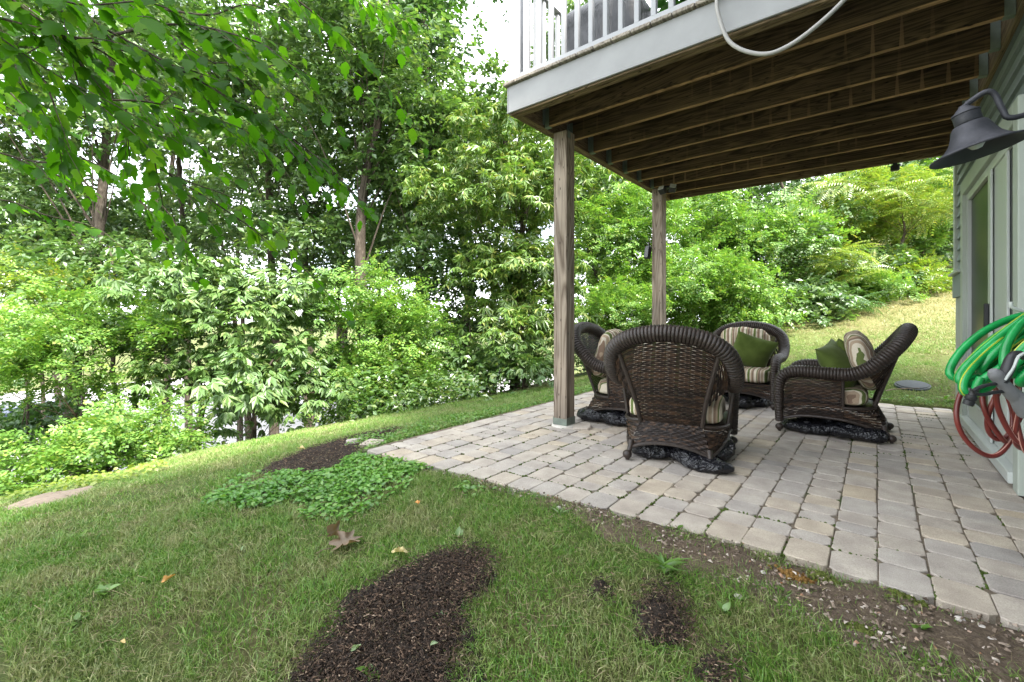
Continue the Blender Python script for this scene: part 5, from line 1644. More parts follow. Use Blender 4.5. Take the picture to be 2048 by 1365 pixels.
# --- shaded undergrowth on the ground of the wood
cl = []
for k in range(150):
    if k < 110:
        px = r.uniform(-120, 1120); t = r.uniform(6.6, 12)
    else:
        px = r.uniform(1120, 1900); t = r.uniform(10.2, 13)
    p = P(px, 0, t); p[2] = float(T(p[0], p[1])) + r.uniform(.05, .5)
    if p[0] > -4.8 - .0 * p[1] and p[1] < 9.8: continue
    if k < 110 and 390 < px < 620 and r.random() < .6: continue
    cs = .30 + .03 * t
    cl.append((p, cs, cs, cs * .65))
Q = spray_cloud(cl, 'small', r, 1.4, .6)
N_LEAF[0] += len(Q)
leaves_obj('undergrowth', Q, LM_['small'], None, (0, 0, 0))
print('leaves', N_LEAF[0])
# bare twiggy stems near the crest
rb = random.Random(8)
bt = thing('bare_bush', 'bare grey twigs of a leafless bush at the lawn crest', 'bush', tuple(hit(900, 800)))
for k in range(9):
    a = rb.uniform(0, 2 * pi); sp_ = rb.uniform(.1, .5); h_ = rb.uniform(.7, 1.5)
    pts = [(0, 0, -.1), (sp_ * .3 * cos(a), sp_ * .3 * sin(a), h_ * .5), (sp_ * cos(a), sp_ * sin(a), h_)]
    MB().tube(spline(pts, 8), np.linspace(.010, .004, 8), 5).build('stem', m_twigs, bt, True)

# ================================================================== OVERHANGING BRANCHES (near)
m_over = leaf_mat('birch leaf', (.026, .088, .004), (.052, .150, .007), (.115, .235, .014), .58, .012, rough=.35, nscale=2.5, tr_gain=1.6)
tloc = np.array((-3.9, -1.2, float(T(-3.9, -1.2))))
ot = thing('overhanging_tree', 'near tree whose dark leafy branches hang into the upper part of the view', 'tree', tuple(tloc))
MB().tube(spline([(0, 0, -.2), (.05, .05, 1.2), (.0, .15, 2.6), (.1, .2, 4.2), (.2, .3, 6.0)], 16), np.linspace(.16, .06, 16), 10).build('trunk', m_bark, ot, True)
branches = [
    ([(-260, -60, 1.75), (0, 36, 1.72), (126, 67, 1.75), (200, 90, 1.8), (300, 118, 1.9), (420, 175, 2.0)], .011),
    ([(60, -60, 1.75), (190, 44, 1.78), (244, 76, 1.8), (305, 110, 1.82), (381, 152, 1.86), (495, 217, 1.95), (571, 267, 2.0), (629, 312, 2.05), (686, 366, 2.1), (745, 425, 2.15)], .010),
    ([(90, 48, 1.75), (126, 72, 1.78), (175, 152, 1.85), (213, 198, 1.95), (274, 267, 2.0), (331, 343, 2.1), (420, 400, 2.2), (520, 468, 2.3), (590, 520, 2.4)], .009),
    ([(230, 70, 1.8), (286, 57, 1.75), (381, 50, 1.7), (514, 84, 1.7), (570, 120, 1.72), (625, 155, 1.75)], .006),
    ([(-100, 20, 2.0), (0, 84, 2.0), (84, 156, 2.05), (126, 267, 2.1), (138, 330, 2.15), (180, 400, 2.2)], .008),
    ([(-150, 120, 2.3), (-20, 160, 2.3), (40, 205, 2.3), (120, 290, 2.4), (230, 350, 2.5), (340, 430, 2.6), (385, 560, 2.6)], .008),
    ([(520, -60, 2.3), (594, 0, 2.3), (667, 57, 2.35), (724, 107, 2.4), (762, 152, 2.4)], .006),
    ([(250, 200, 2.2), (255, 260, 2.2), (260, 330, 2.25), (262, 380, 2.3)], .004),
    ([(210, 200, 2.05), (300, 205, 2.1), (400, 230, 2.15), (490, 262, 2.2), (560, 320, 2.25)], .005),
    ([(-200, 300, 2.4), (-40, 300, 2.4), (80, 325, 2.45), (170, 320, 2.5), (260, 380, 2.6), (330, 470, 2.7)], .007),
    ([(330, 20, 2.0), (420, 30, 2.0), (500, 10, 2.0), (590, 50, 2.05)], .005),
    ([(-60, -120, 1.6), (60, -30, 1.6), (160, 10, 1.6), (300, 5, 1.65), (400, 55, 1.7)], .008),
    ([(300, 330, 2.2), (380, 365, 2.25), (470, 400, 2.3), (560, 470, 2.35), (585, 505, 2.35)], .004),
    ([(-120, 420, 2.7), (0, 400, 2.7), (90, 430, 2.75), (190, 455, 2.8), (250, 500, 2.8)], .006),
    ([(-140, -40, 1.5), (-20, 60, 1.55), (80, 130, 1.6), (180, 190, 1.7), (270, 250, 1.8)], .007),
    ([(-160, 60, 1.9), (-30, 110, 1.9), (60, 190, 1.95), (110, 270, 2.0), (130, 360, 2.1)], .006),
    ([(120, -80, 1.9), (260, 10, 1.9), (380, 100, 1.95), (470, 150, 2.0), (560, 220, 2.1)], .006),
    ([(-100, -90, 2.2), (60, 20, 2.2), (200, 130, 2.2), (330, 230, 2.25), (430, 320, 2.3)], .006),
    ([(640, -60, 2.6), (700, -10, 2.6), (760, 20, 2.65), (825, 45, 2.7)], .005),
]
bw = MB()
limb_s = np.array((-3.85, -1.0, 3.2))
spots = []
ro = random.Random(21)
for bi, (pts, br) in enumerate(branches):
    W3 = np.array([P(*q) for q in pts])
    if pts[0][0] < 150 and pts[0][1] < 130:
        W3 = np.vstack([[limb_s + (W3[0] - limb_s) * .02, limb_s * .5 + W3[0] * .5 + np.array((0, 0, .12))], W3])
    n = max(20, int(len(W3) * 7))
    sp_ = spline(W3, n)
    bw.tube(sp_ - tloc, np.linspace(br, br * .28, n), 6)
    L = np.concatenate([[0], np.cumsum(np.linalg.norm(np.diff(sp_, axis=0), axis=1))])
    tan_ = np.gradient(sp_, axis=0); tan_ /= np.linalg.norm(tan_, axis=1)[:, None]
    s = L[-1] * .16 if bi else L[-1] * .25
    side = 1
    while s < L[-1]:
        i = min(n - 1, int(np.searchsorted(L, s)))
        spots.append((sp_[i], tan_[i], side, s / L[-1], bi, 0))
        side = -side
        # side twigs with leaves of their own
        if ro.random() < .34:
            d = tan_[i] * .75 + np.cross(tan_[i], (0, 0, 1)) * side * ro.uniform(.4, .9) + np.array((0, 0, ro.uniform(-.45, .1)))
            d /= np.linalg.norm(d)
            TL = ro.uniform(.16, .42)
            tw = [sp_[i] + d * TL * u + np.array((0, 0, -.10 * TL * u * u)) for u in np.linspace(0, 1, 6)]
            bw.tube(np.array(tw) - tloc, np.linspace(br * .35, .0012, 6), 5)
            for u in np.linspace(.2, 1, max(3, int(TL / .055))):
                q = sp_[i] + d * TL * u + np.array((0, 0, -.10 * TL * u * u))
                spots.append((q, d, side, u, bi, 1)); side = -side
        s += ro.uniform(.030, .055) * (1.0 if bi < 2 or sp_[i][2] > 1.75 else 2.1)
bw.build('branches', m_bark, ot, True)
over_me = [ovate_mesh('leaf', m_over, 1, w, f, d, sr, 8) for (w, f, d, sr) in ((.58, .09, .10, .16), (.64, .05, .22, .18), (.52, .16, .18, .15), (.62, .02, .05, .17))]
lm = []
for (q, d, side, u, bi, tw) in spots:
    for rep in range(2 if tw == 0 and ro.random() < .85 else 1):
        horiz = np.cross(d, (0, 0, 1)); horiz /= np.linalg.norm(horiz) + 1e-9
        fd = d * ro.uniform(.35, .95) + horiz * side * ro.uniform(.3, .95) + np.array((0, 0, -ro.uniform(.15, .85)))
        fd /= np.linalg.norm(fd)
        up = np.array((ro.uniform(-.6, .6), ro.uniform(-.6, .6), 1.0))
        s_ = np.cross(up, fd); s_ /= np.linalg.norm(s_); uu = np.cross(fd, s_)
        L = ro.uniform(.052, .098) * (1.0 - .25 * (u > .95))
        st = q + fd * .012
        rel = q - np.array((0, 0, H))
        t = rel @ VIEW
        pxx = 1024 + 900 * (rel @ RIGHT) / max(t, .1)
        pyy = 635 - 900 * rel[2] / max(t, .1)
        M = Matrix(((fd[0] * L, s_[0] * L, uu[0] * L, st[0] - tloc[0]), (fd[1] * L, s_[1] * L, uu[1] * L, st[1] - tloc[1]), (fd[2] * L, s_[2] * L, uu[2] * L, st[2] - tloc[2]), (0, 0, 0, 1)))
        vis = (t > .4 and -60 < pxx < 2100 and -60 < pyy < 1365)
        lm.append(((L / max(t, .3)) if vis else 0, ro.randrange(4), M))
        side = -side
lm.sort(key=lambda a: -a[0])
for (k, v, M) in lm[:298]:
    o = bpy.data.objects.new('leaf', over_me[v]); link(o, ot); o.matrix_local = M
VV = []; FF = []; off = 0
mesh_np = []
for me in over_me:
    co = np.zeros(len(me.vertices) * 3, np.float32); me.vertices.foreach_get('co', co)
    fi = np.zeros(len(me.polygons) * 3, np.int32); me.polygons.foreach_get('vertices', fi)
    mesh_np.append((co.reshape(-1, 3), fi.reshape(-1, 3)))
for (k, v, M) in lm[298:]:
    A = np.array(M); co, fi = mesh_np[v]
    VV.append(co @ A[:3, :3].T + A[:3, 3]); FF.append(fi + off); off += len(co)
tag(np_obj('foliage', np.vstack(VV), np.vstack(FF), m_over, ot, True), kind='stuff')
print('overhang leaves', len(lm))
# ================================================================== GRASS AND SMALL THINGS ON THE GROUND
m_grass = bpy.data.materials.new('grass blade')
m_grass.use_nodes = True
nt = m_grass.node_tree
nt.nodes.clear()
g = nt.nodes.new('ShaderNodeNewGeometry')
rnd = g.outputs['Random Per Island']
grn = ramp(nt, rnd, [(0, (.070, .185, .018)), (.5, (.145, .295, .036)), (.90, (.235, .35, .065)), (1, (.40, .39, .19))])
stw = ramp(nt, rnd, [(0, (.18, .17, .06)), (.5, (.33, .29, .14)), (1, (.50, .43, .25))])
pn = tex_noise(nt, g.outputs['Position'], 2.3, 4, .6)
pn2 = tex_noise(nt, g.outputs['Position'], 9, 3, .6)
dryf = ramp(nt, math_n(nt, 'ADD', math_n(nt, 'MULTIPLY', pn, .6), math_n(nt, 'MULTIPLY', pn2, .4)), [(.46, (.0, .0, .0)), (.60, (.9, .9, .9))])
sx = nt.nodes.new('ShaderNodeSeparateXYZ'); nt.links.new(g.outputs['Position'], sx.inputs[0])
mr = nt.nodes.new('ShaderNodeMapRange'); mr.inputs[1].default_value = 8.6; mr.inputs[2].default_value = 12; mr.inputs[4].default_value = .7
nt.links.new(sx.outputs[1], mr.inputs[0])
mrx = nt.nodes.new('ShaderNodeMapRange'); mrx.inputs[1].default_value = -4.5; mrx.inputs[2].default_value = -2.5
nt.links.new(sx.outputs[0], mrx.inputs[0])
hill = math_n(nt, 'MULTIPLY', mr.outputs[0], mrx.outputs[0])
dry = math_n(nt, 'MAXIMUM', math_n(nt, 'MULTIPLY', dryf, .62), math_n(nt, 'MULTIPLY', hill, math_n(nt, 'ADD', math_n(nt, 'MULTIPLY', pn2, 1.3), .25)))
col = mixc(nt, math_n(nt, 'MINIMUM', dry, .95), grn, stw)
d = nt.nodes.new('ShaderNodeBsdfDiffuse'); t_ = nt.nodes.new('ShaderNodeBsdfTranslucent')
nt.links.new(col, d.inputs[0]); nt.links.new(col, t_.inputs[0])
mx = nt.nodes.new('ShaderNodeMixShader'); mx.inputs[0].default_value = .3
nt.links.new(d.outputs[0], mx.inputs[1]); nt.links.new(t_.outputs[0], mx.inputs[2])
gl = nt.nodes.new('ShaderNodeBsdfGlossy'); gl.inputs['Roughness'].default_value = .45
m2 = nt.nodes.new('ShaderNodeMixShader'); m2.inputs[0].default_value = .05
nt.links.new(mx.outputs[0], m2.inputs[1]); nt.links.new(gl.outputs[0], m2.inputs[2])
out = nt.nodes.new('ShaderNodeOutputMaterial'); nt.links.new(m2.outputs[0], out.inputs[0])

BARE = [MULCH_A, MULCH_B, DIRT_C, DIRT_D, DIRT_E, PATH_F]
rg_ = np.random.default_rng(5)
def grass_points(x0, x1, y0, y1, n):
    x = rg_.uniform(x0, x1, n); y = rg_.uniform(y0, y1, n)
    jx = x + rg_.normal(0, .035, n); jy = y + rg_.normal(0, .035, n)
    keep = ~((x > PX0 - .01) & (x < PX1 + .2) & (y > FY(x) - .012) & (y < PY1 + .01))
    keep &= ~((x > .5) & (y > -3.1) & (y < 6.75))
    for p in BARE: keep &= ~inpoly(jx, jy, p)
    edge = inpoly(jx + (vnoise(x, y, 6, 21) - .5) * .3, jy + (vnoise(x, y, 6, 22) - .5) * .3, EDGE_I)
    keep &= ~(edge & (rg_.random(n) > .10 + .5 * (vnoise(x, y, 9, 23) > .68)))
    keep &= ~(inpoly(jx, jy, DRY_G) & (rg_.random(n) > .35))
    keep &= ~(inpoly(jx, jy, BARE_H) & (rg_.random(n) > .35))
    keep &= ~(inpoly(jx, jy, COVER_P) & (rg_.random(n) > .30))
    dn = .55 * vnoise(x, y, 2.2, 1) + .45 * vnoise(x, y, 7, 2)
    keep &= rg_.random(n) < np.clip((dn - .12) * 2.6, .36, 1)
    # only where the camera, or one a step aside, can see it
    t = x * VIEW[0] + y * VIEW[1]; l = x * RIGHT[0] + y * RIGHT[1]
    keep &= (t > .25) & (np.abs(l) < 1.30 * t + .5)
    # the lawn ends at the wood
    keep &= x > -6.3 - (y < 1) * .5 + np.where(y > 3, (y - 3) * .33, 0) + rg_.normal(0, .15, n) - 2.0 * (y > 9.5)
    return x[keep], y[keep]
def blades(x, y, h, w, bend, segs):
    n = len(x)
    z = T(x, y) - .004
    a = rg_.uniform(0, 2 * pi, n); b_ = rg_.uniform(0, 2 * pi, n)
    clump = vnoise(x, y, 3.0, 9)
    b_ = b_ * .9 + clump * 3
    s = np.stack([np.cos(a), np.sin(a), np.zeros(n)], -1)
    ln = np.stack([np.cos(b_), np.sin(b_), np.zeros(n)], -1)
    hh = h * rg_.uniform(.45, 1.25, n) * (.62 + .75 * vnoise(x, y, 5.5, 12)); ww = w * rg_.uniform(.7, 1.3, n); bb = bend * rg_.uniform(.2, 1.6, n)
    base = np.stack([x, y, z], -1)
    up = np.array((0, 0, 1.0))
    def at(u): return base + ln * (hh * bb * u ** 2)[:, None] + up * (hh * (u - .35 * np.minimum(bb, 1.2) * u * u))[:, None]
    if segs == 2:
        m = at(.55)
        V = np.stack([base - s * ww[:, None] / 2, base + s * ww[:, None] / 2, m + s * ww[:, None] * .4, m - s * ww[:, None] * .4, at(1.0)], 1)
        F = np.array(((0, 1, 2), (0, 2, 3), (3, 2, 4)))
        k = 5
    else:
        V = np.stack([base - s * ww[:, None] / 2, base + s * ww[:, None] / 2, at(1.0)], 1)
        F = np.array(((0, 1, 2),)); k = 3
    return V.reshape(-1, 3), (np.arange(n)[:, None, None] * k + F[None]).reshape(-1, 3)
parts_ = []
for (x0, x1, y0, y1, n, h, w, bd, sg) in (
        (-3.2, .6, .1, 2.3, 195000, .042, .0031, .8, 2),
        (-6.8, -2.4, -.6, 4.0, 160000, .044, .0048, .8, 2),
        (-6.5, -2.9, 3.8, 9.5, 75000, .050, .0065, .9, 1),
        (-4.5, .7, 6.7, 9.2, 75000, .042, .0060, 1.0, 1),
        (-4.5, 4.5, 9.0, 15.5, 105000, .060, .0100, 1.1, 1),
        (-3.4, -2.9, 2.4, 7.2, 9000, .075, .006, .9, 2)):
    x, y = grass_points(x0, x1, y0, y1, n)
    parts_.append(blades(x, y, h, w, bd, sg))
off = 0; VV = []; FF = []
for V, F in parts_:
    VV.append(V); FF.append(F + off); off += len(V)
gr = np_obj('grass', np.vstack(VV), np.vstack(FF), m_grass)
tag(gr, kind='stuff')
print('grass tris', sum(len(f) for f in FF))

# ---- ground cover patch of oval glossy leaves
m_cov = leaf_mat('ground cover leaf', (.075, .20, .030), (.135, .30, .050), (.19, .33, .065), .30, .05, rough=.35)
def scatter_leaves(name, poly, n, L, W, hz, mat, tilt=.6, seed=0):
    r = np.random.default_rng(seed)
    lo = poly.min(0); hi = poly.max(0)
    x = r.uniform(lo[0], hi[0], n); y = r.uniform(lo[1], hi[1], n)
    jx = x + (vnoise(x, y, 6, seed) - .5) * .22; jy = y + (vnoise(x, y, 6, seed + 3) - .5) * .22
    k = inpoly(jx, jy, poly) & (r.random(n) < np.clip((vnoise(x, y, 4, seed + 1) - .12) * 3, .15, 1)) & ~((x > PX0) & (y > FY(x)) & (x < PX1) & (y < PY1))
    x, y = x[k], y[k]; n = len(x)
    z = T(x, y) + r.uniform(.2, 1, n) * hz * (.6 + .8 * vnoise(x, y, 8, 2))
    a = r.uniform(0, 2 * pi, n)
    f = np.stack([np.cos(a), np.sin(a), r.uniform(-.5, tilt, n)], -1); f /= np.linalg.norm(f, axis=1)[:, None]
    up = np.array((0, 0, 1)) + r.normal(size=(n, 3)) * .35
    s = np.cross(up, f); s /= np.linalg.norm(s, axis=1)[:, None]; u = np.cross(f, s)
    LL = (L * r.uniform(.65, 1.25, n))[:, None]; WW = (W * r.uniform(.8, 1.2, n))[:, None]
    b0 = np.stack([x, y, z], -1)
    V = np.stack([b0, b0 + f * LL * .3 + s * WW * .42 + u * .08 * LL, b0 + f * LL * .72 + s * WW * .40 + u * .04 * LL, b0 + f * LL - u * .10 * LL,
                  b0 + f * LL * .72 - s * WW * .40 + u * .04 * LL, b0 + f * LL * .3 - s * WW * .42 + u * .08 * LL], 1)
    F = np.array(((0, 5, 1), (1, 5, 4), (1, 4, 2), (2, 4, 3)))
    o = np_obj(name, V.reshape(-1, 3), (np.arange(n)[:, None, None] * 6 + F[None]).reshape(-1, 3), mat)
    tag(o, kind='stuff')
    return o
scatter_leaves('ground_cover', COVER_P, 11000, .034, .021, .040, m_cov, .5, 3)
m_clov = leaf_mat('bright weed leaf', (.075, .190, .020), (.125, .260, .034), (.19, .29, .05), .35, .06)
scatter_leaves('clover', np.array([(-3.75, 2.2), (-3.05, 2.0), (-3.03, 6.9), (-3.3, 7.0), (-3.5, 4.5)]), 9000, .028, .022, .04, m_clov, .4, 8)
scatter_leaves('clover', gpoly([(740, 905), (880, 925), (1010, 990), (985, 1000), (880, 950), (800, 960)]), 2500, .030, .018, .05, m_clov, .7, 9)
scatter_leaves('clover', np.array([(-1.6, 6.80), (.6, 6.80), (.6, 6.98), (-1.6, 7.0)]), 900, .035, .014, .05, m_clov, .9, 10)
m_yclov = leaf_mat('yellow green low weed leaf', (.16, .24, .03), (.24, .30, .05), None, .35, .06)
scatter_leaves('clover', gpoly([(-40, 1020), (60, 995), (200, 975), (330, 945), (330, 930), (180, 960), (20, 985), (-40, 1000)]), 9000, .05, .035, .06, m_yclov, .4, 12)

# ---- bark chips on the mulch
m_chip, nt, b = new_mat('bark chips')
r_ = geo(nt, 'Random Per Island')
nt.links.new(ramp(nt, r_, [(0, (.011, .007, .004)), (.55, (.038, .022, .013)), (.86, (.085, .050, .030)), (.97, (.20, .13, .085)), (1, (.36, .27, .19))]), b.inputs['Base Color'])
b.inputs['Roughness'].default_value = .9
def chips(name, polys, n, L, W, mat, lift, seed, kind='stuff'):
    r = np.random.default_rng(seed)
    VV = []; FF = []; off = 0
    for poly, share in polys:
        lo = poly.min(0) - .05; hi = poly.max(0) + .05
        m = int(n * share)
        x = r.uniform(lo[0], hi[0], m); y = r.uniform(lo[1], hi[1], m)
        jx = x + r.normal(0, .028, m); jy = y + r.normal(0, .028, m)
        k = inpoly(jx, jy, poly); x, y = x[k], y[k]; m = len(x)
        z = T(x, y) + lift * r.uniform(.35, 1.9, m)
        a = r.uniform(0, 2 * pi, m)
        f = np.stack([np.cos(a), np.sin(a), r.uniform(-.45, .45, m)], -1)
        s = np.cross(np.array((0, 0, 1)) + r.normal(size=(m, 3)) * .4, f); s /= np.linalg.norm(s, axis=1)[:, None]
        u = np.cross(f, s)
        LL = (L * r.uniform(.3, 1.4, m) ** 1.5)[:, None]; WW = (W * r.uniform(.5, 1.4, m))[:, None]
        c0 = np.stack([x, y, z], -1)
        V = np.stack([c0 - f * LL / 2 - s * WW * .4, c0 - f * LL / 2 + s * WW * .3, c0 + f * LL / 2 + s * WW * .4, c0 + f * LL / 2 - s * WW * .35, c0 - f * LL * .1 + u * WW * .6], 1)
        F = np.array(((0, 1, 4), (1, 2, 4), (2, 3, 4), (3, 0, 4)))
        VV.append(V.reshape(-1, 3)); FF.append((np.arange(m)[:, None, None] * 5 + F[None]).reshape(-1, 3) + off); off += m * 5
    o = np_obj(name, np.vstack(VV), np.vstack(FF), mat)
    return tag(o, kind=kind)
chips('mulch', [(MULCH_A, 1.0), (MULCH_B, .5), (DIRT_C, .14), (DIRT_D, .06), (DIRT_E, .03)], 34000, .012, .0045, m_chip, .022, 4)
m_grit, nt, b = new_mat('pebbles and grit')
r_ = geo(nt, 'Random Per Island')
nt.links.new(ramp(nt, r_, [(0, (.07, .05, .035)), (.5, (.17, .125, .09)), (.8, (.30, .24, .19)), (.95, (.46, .40, .34)), (1, (.28, .115, .04))]), b.inputs['Base Color'])
b.inputs['Roughness'].default_value = .85
chips('gravel', [(EDGE_I, 1.0), (np.array([(-2.9, 1.90), (-1.1, 2.06), (-1.1, 2.13), (-2.9, 1.945)]), .5)], 4500, .013, .011, m_grit, .016, 6)
# dry thatch between the blades
m_that, nt, b = new_mat('dry thatch')
r_ = geo(nt, 'Random Per Island')
nt.links.new(ramp(nt, r_, [(0, (.10, .075, .04)), (.6, (.24, .19, .105)), (1, (.40, .33, .20))]), b.inputs['Base Color'])
b.inputs['Roughness'].default_value = .9
chips('thatch', [(np.array([(-3.3, .1), (.5, .1), (.5, 2.04), (-3.3, 2.04)]), 1.0), (np.array([(-6.2, -.4), (-3.0, -.4), (-3.0, 4.0), (-6.0, 4.0)]), .7)], 12000, .032, .0015, m_that, .018, 9)

# ---- single pebbles, moss cushions, weeds and fallen leaves
m_stone = plain('pale pebble', (.46, .42, .38), .8, var=.25, scale=25, bumpy=.3)
def lump(name, px, py, r, fl, mat, label, cat, group, seed, sub=3, sx_=1.0):
    p = hit(px, py)
    bm = bmesh.new(); bmesh.ops.create_icosphere(bm, subdivisions=sub, radius=1)
    for v in bm.verts:
        n = 1 + .28 * mnoise.noise(v.co * 1.7 + Vector((seed, 0, 0))) + (.12 * mnoise.noise(v.co * 6 + Vector((seed, 0, 0))) if sub > 3 else 0)
        v.co = Vector((v.co.x * r * n * sx_, v.co.y * r * n, max(-.4, v.co.z) * r * fl * n))
    me = bpy.data.meshes.new(name); bm.to_mesh(me); bm.free()
    me.polygons.foreach_set('use_smooth', np.ones(len(me.polygons), dtype=bool)); me.materials.append(mat)
    o = bpy.data.objects.new(name, me); o.location = (p[0], p[1], float(T(p[0], p[1])) + r * fl * .30 + .008); o.rotation_euler = (0, 0, seed)
    link(o); tag(o, label, cat, group)
    return o
PB = 'pebbles by the patio edge'
for k, (px, py, r, lab) in enumerate(((1476, 1200, .013, 'pale pebble standing out in the grass near the dirt hole'), (1526, 1152, .010, 'white pebble on bare soil below the patio corner stones'), (1803, 1223, .012, 'grey pebble lying in the wide dirt strip'), (1920, 1248, .014, 'beige pebble close to the paver edge at far right of the dirt'),
        (1965, 1265, .010, 'small bluish pebble beside the beige one'), (1985, 1290, .013, 'off white pebble lowest in the dirt strip'), (1935, 1282, .011, 'flat pale pebble between the beige and off white ones'), (1118, 1020, .014, 'lone brown pebble under the patio front edge'))):
    lump('pebble', px, py, r, .6, m_stone, lab, 'pebble', PB, k * 1.7 + .3, 3)
m_mossr = plain('rusty moss', (.17, .095, .030), .95, var=.6, scale=60, bumpy=.7, spec=.1)
m_mossd = plain('dull green moss cushion', (.085, .100, .025), .95, var=.5, scale=60, bumpy=.8, spec=.1)
MG = 'moss cushions in the dirt strip'
for k, (px, py, r, mt, lab) in enumerate(((1590, 1160, .045, m_mossr, 'rusty orange moss cushion in the dirt beside the pavers'), (1645, 1165, .040, m_mossd, 'green moss cushion touching the rusty one'), (1795, 1198, .045, m_mossd, 'flat green moss cushion farther along the dirt strip'), (1312, 1052, .040, m_mossd, 'moss cushion under the patio edge near the front chair'), (1712, 1262, .030, m_mossd, 'small mossy clod at the grass edge of the dirt'))):
    p = hit(px, py); gz_ = float(T(p[0], p[1]))
    MV.clear(); MF.clear()
    for q in range(130):
        a_ = rm.uniform(0, 2 * pi); d_ = abs(rm.gauss(0, .55)) * r * (1 + .4 * sin(a_ * 3 + k))
        x_, y_ = p[0] + 1.5 * d_ * cos(a_), p[1] + d_ * sin(a_)
        hh_ = max(.0, 1 - d_ / (1.6 * r)) * r * .38
        blob(x_ - p[0], y_ - p[1], float(T(x_, y_)) - gz_ + .004, rm.uniform(.006, .013), hh_ + rm.uniform(.005, .012))
    root = thing('moss_cushion', lab, 'moss', (p[0], p[1], gz_), 0, MG)
    tag(np_obj('moss_tufts', np.array(MV), np.array(MF), mt, root), kind='stuff')

m_weed = leaf_mat('weed leaf', (.085, .18, .025), (.13, .24, .04), None, .35, .07)
strap_me = ovate_mesh('leaf', m_weed, 1, .20, .25, .35, .10, 8)
oval_me = ovate_mesh('leaf', m_weed, 1, .55, .12, .25, .0, 6)
def weed(px, py, n, L, el, me, label, seed, w=1.0):
    p = hit(px, py); r = random.Random(seed)
    root = thing('weed', label, 'weed', (p[0], p[1], float(T(p[0], p[1]))), 0, 'weeds in the lawn')
    for k in range(n):
        o = bpy.data.objects.new('leaf', me); s = .82 * L * r.uniform(.6, 1.15)
        o.scale = (s, s * w, s); o.location = (r.uniform(-.01, .01), r.uniform(-.01, .01), r.uniform(.0, .25 * L))
        o.rotation_euler = (r.uniform(-.3, .3), -r.uniform(el * .5, el * 1.3), 2 * pi * k / n + r.uniform(-.4, .4))
        link(o, root)
weed(1328, 1150, 11, .145, .75, strap_me, 'tall toothed weed above the small dirt hole', 1)
weed(1352, 1062, 7, .05, .6, oval_me, 'round leaved seedling against the patio edge', 2)
weed(1452, 1232, 5, .05, .6, oval_me, 'pair of broad weed leaves beside the pale pebble', 3)
weed(1565, 1192, 5, .045, .8, oval_me, 'pale seedling in the dirt strip below the rusty moss', 4)
weed(1838, 1268, 5, .05, .7, oval_me, 'light green seedling at the right end of the dirt', 5)
weed(206, 1192, 6, .07, .6, oval_me, 'broad weed standing in the shaded grass at left', 6)
weed(152, 1252, 5, .06, .7, oval_me, 'low weed in the darkest grass at lower left', 7)
weed(745, 1358, 8, .06, .8, oval_me, 'cluster of small weeds at the bottom of the mulch', 8)
weed(885, 1250, 6, .045, .8, oval_me, 'little weed sprouting inside the mulch bed', 9)
weed(915, 1082, 8, .06, .9, oval_me, 'yellowish sprig at the top of the mulch bed', 10)
weed(1893, 806, 9, .17, .55, strap_me, 'strap leaved weed at the foot of the house corner', 11)
weed(1120, 1032, 8, .075, .9, strap_me, 'grassy tuft against the front edge of the patio', 12, .5)
weed(1205, 835, 6, .06, 1.2, strap_me, 'thin weed growing between pavers under the chair behind the post', 13, .5)

def dead_leaf(px, py, L, W, mat, label, seed, curl=.5, lobes=5, lift=.012, tilt=(0, 0)):
    """curled dry leaf: lobed outline bent into a bowl, with thickness given by its curl"""
    p = hit(px, py); r = random.Random(seed)
    n = 40; rings = 5
    V = [(0, 0, 0)]; F = []
    ks = []
    for j in range(n):
        a = 2 * pi * j / n
        ks.append((1 - .52 * abs(sin(a * lobes / 2.0 + .4)) ** 1.3) * (1 + .10 * mnoise.noise(Vector((cos(a) * 3, sin(a) * 3, seed)))) * (1 + .05 * (j % 2)))
    for i in range(1, rings + 1):
        u = i / rings
        for j in range(n):
            a = 2 * pi * j / n
            k = 1 + (ks[j] - 1) * u
            x = L * .5 * k * u * cos(a); y = W * .5 * k * u * sin(a)
            z = curl * L * (.55 * u * u * abs(sin(a)) ** 1.5 + .35 * u * u * mnoise.noise(Vector((cos(a) * 1.4 + seed, sin(a) * 1.4, 1)))) + .05 * L * u * mnoise.noise(Vector((x * 40, y * 40, seed)))
            V.append((x, y, z))
    for j in range(n):
        F.append((0, 1 + j, 1 + (j + 1) % n, 1 + (j + 1) % n))
    F3 = [(0, 1 + j, 1 + (j + 1) % n) for j in range(n)]
    for i in range(rings - 1):
        for j in range(n):
            a = 1 + i * n + j; b_ = 1 + i * n + (j + 1) % n
            F3 += [(a, a + n, b_ + n), (a, b_ + n, b_)]
    root = thing('fallen_leaf', label, 'leaf', (p[0], p[1], float(T(p[0], p[1])) + lift), 0, 'fallen leaves on the lawn')
    root.rotation_euler = (tilt[0], tilt[1], r.uniform(0, 6))
    np_obj('blade', np.array(V), np.array(F3), mat, root, True)
    MB().tube([(-L * .42, 0, .01 * L), (-L * .62, .02 * L, .04 * L), (-L * .8, .0, .02 * L)], L * .012, 5).build('leaf_stalk', m_twig, root)
def dl_mat(name, a, b_): return leaf_mat(name, a, b_, None, .2, .04, rough=.5, nscale=14)
m_dl1 = dl_mat('dry brown leaf', (.16, .105, .075), (.28, .20, .15)); m_dl2 = dl_mat('yellow dead leaf', (.48, .36, .16), (.58, .46, .24)); m_dl3 = dl_mat('orange dead leaf', (.50, .22, .06), (.55, .30, .11)); m_dl4 = dl_mat('pale green fallen leaf', (.26, .34, .20), (.34, .42, .27))
dead_leaf(692, 1098, .165, .135, m_dl1, 'big curled brown dead leaf on the lawn', 3, .26, 7, .026, (.10, -.05))
dead_leaf(668, 1084, .10, .08, m_dl1, 'brown dead leaf folded against the big curled one', 13, .8, 5, .035, (.5, .2))
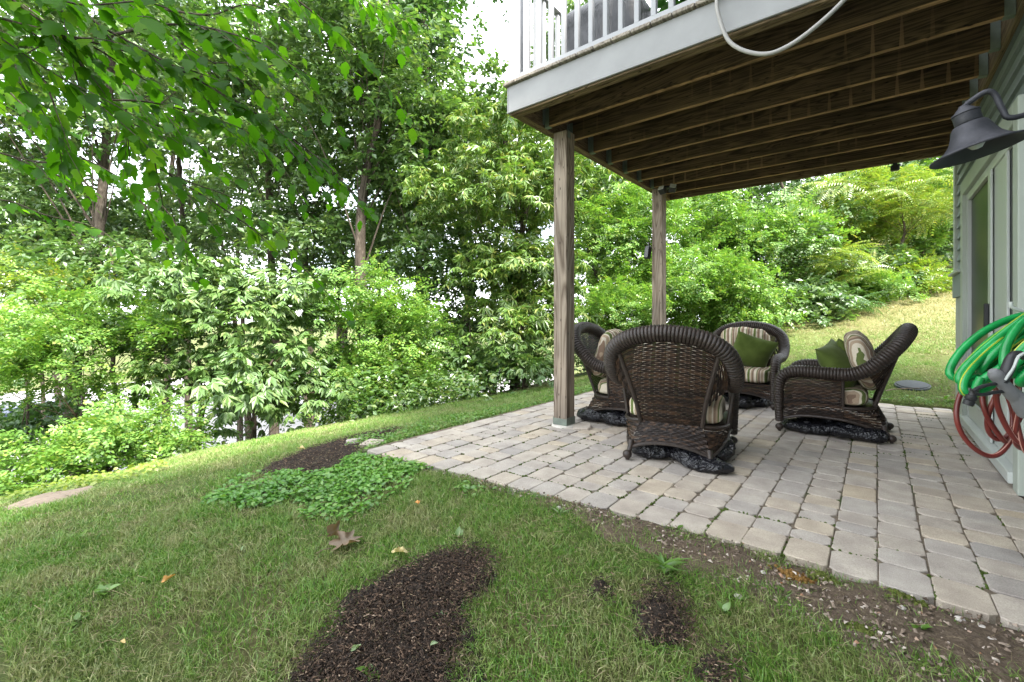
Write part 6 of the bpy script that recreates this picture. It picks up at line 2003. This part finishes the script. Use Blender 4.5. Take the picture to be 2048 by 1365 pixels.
dead_leaf(799, 1120, .075, .065, m_dl2, 'yellow dead leaf at the tip of the mulch bed', 5, .45, 5, .03, (.35, 0))
dead_leaf(337, 1180, .050, .032, m_dl3, 'orange dead leaf in the grass at left', 6, .5, 2, .04, (.3, .3))
dead_leaf(712, 1330, .040, .026, m_dl4, 'pale green fallen leaf low in the mulch bed', 7, .4, 2, .045)
dead_leaf(866, 1318, .034, .025, m_dl4, 'small round pale green leaf on the mulch right of the other', 8, .3, 1, .045)
dead_leaf(484, 1116, .045, .02, m_dl4, 'narrow pale leaf on a dry grass spot', 9, .3, 2, .04)
dead_leaf(246, 1316, .03, .018, m_dl2, 'tiny tan leaf in the lower left grass', 10, .4, 2, .045)
dead_leaf(1138, 796, .10, .06, m_dl2, 'flat tan leaf on the lawn behind the near post', 11, .3, 3, .05)
dead_leaf(834, 1022, .05, .015, m_dl3, 'thin orange leaf upright by the ground cover', 12, .5, 1, .04, (.7, 0))
dead_leaf(603, 907, .075, .05, m_dl2, 'tan leaf on the far mulch strip', 14, .4, 3, .04)
dead_leaf(1145, 838, .07, .05, m_dl3, 'rust brown leaf stuck at the foot of the near post', 15, .4, 3, .12, (.9, 0))
# dark car glimpsed far below through the trees at left
m_paint = plain('dark blue car paint', (.020, .028, .065), .25, var=.1, spec=.6)
cp = P(48, 868, 19.5)
car = thing('parked_car', 'dark blue car glimpsed between trunks at the far left', 'car', (cp[0], cp[1], -4.15), RAD(115))
prof = [(-2.1, .35), (-2.15, .7), (-1.95, .88), (-1.3, .95), (-.75, 1.42), (.7, 1.44), (1.35, .98), (2.0, .85), (2.15, .6), (2.1, .35)]
MB().prism(prof, 1, -.85, .85).build('body', m_paint, car)
for s in (-1, 1):
    MB().prism([(-1.1, .97), (-.68, 1.36), (.62, 1.38), (1.1, 1.0)], 1, s * .855 - .004, s * .855 + .004).build('side_window', m_glass, car)
    for xx in (-1.35, 1.3):
        MB().lathe([(0, -.1), (.30, -.1), (.33, -.06), (.33, .06), (.30, .1), (0, .1)], 20, Matrix.Translation((xx, s * .80, .33)) @ Matrix.Rotation(RAD(90), 4, 'X')).build('wheel', m_black, car, True)
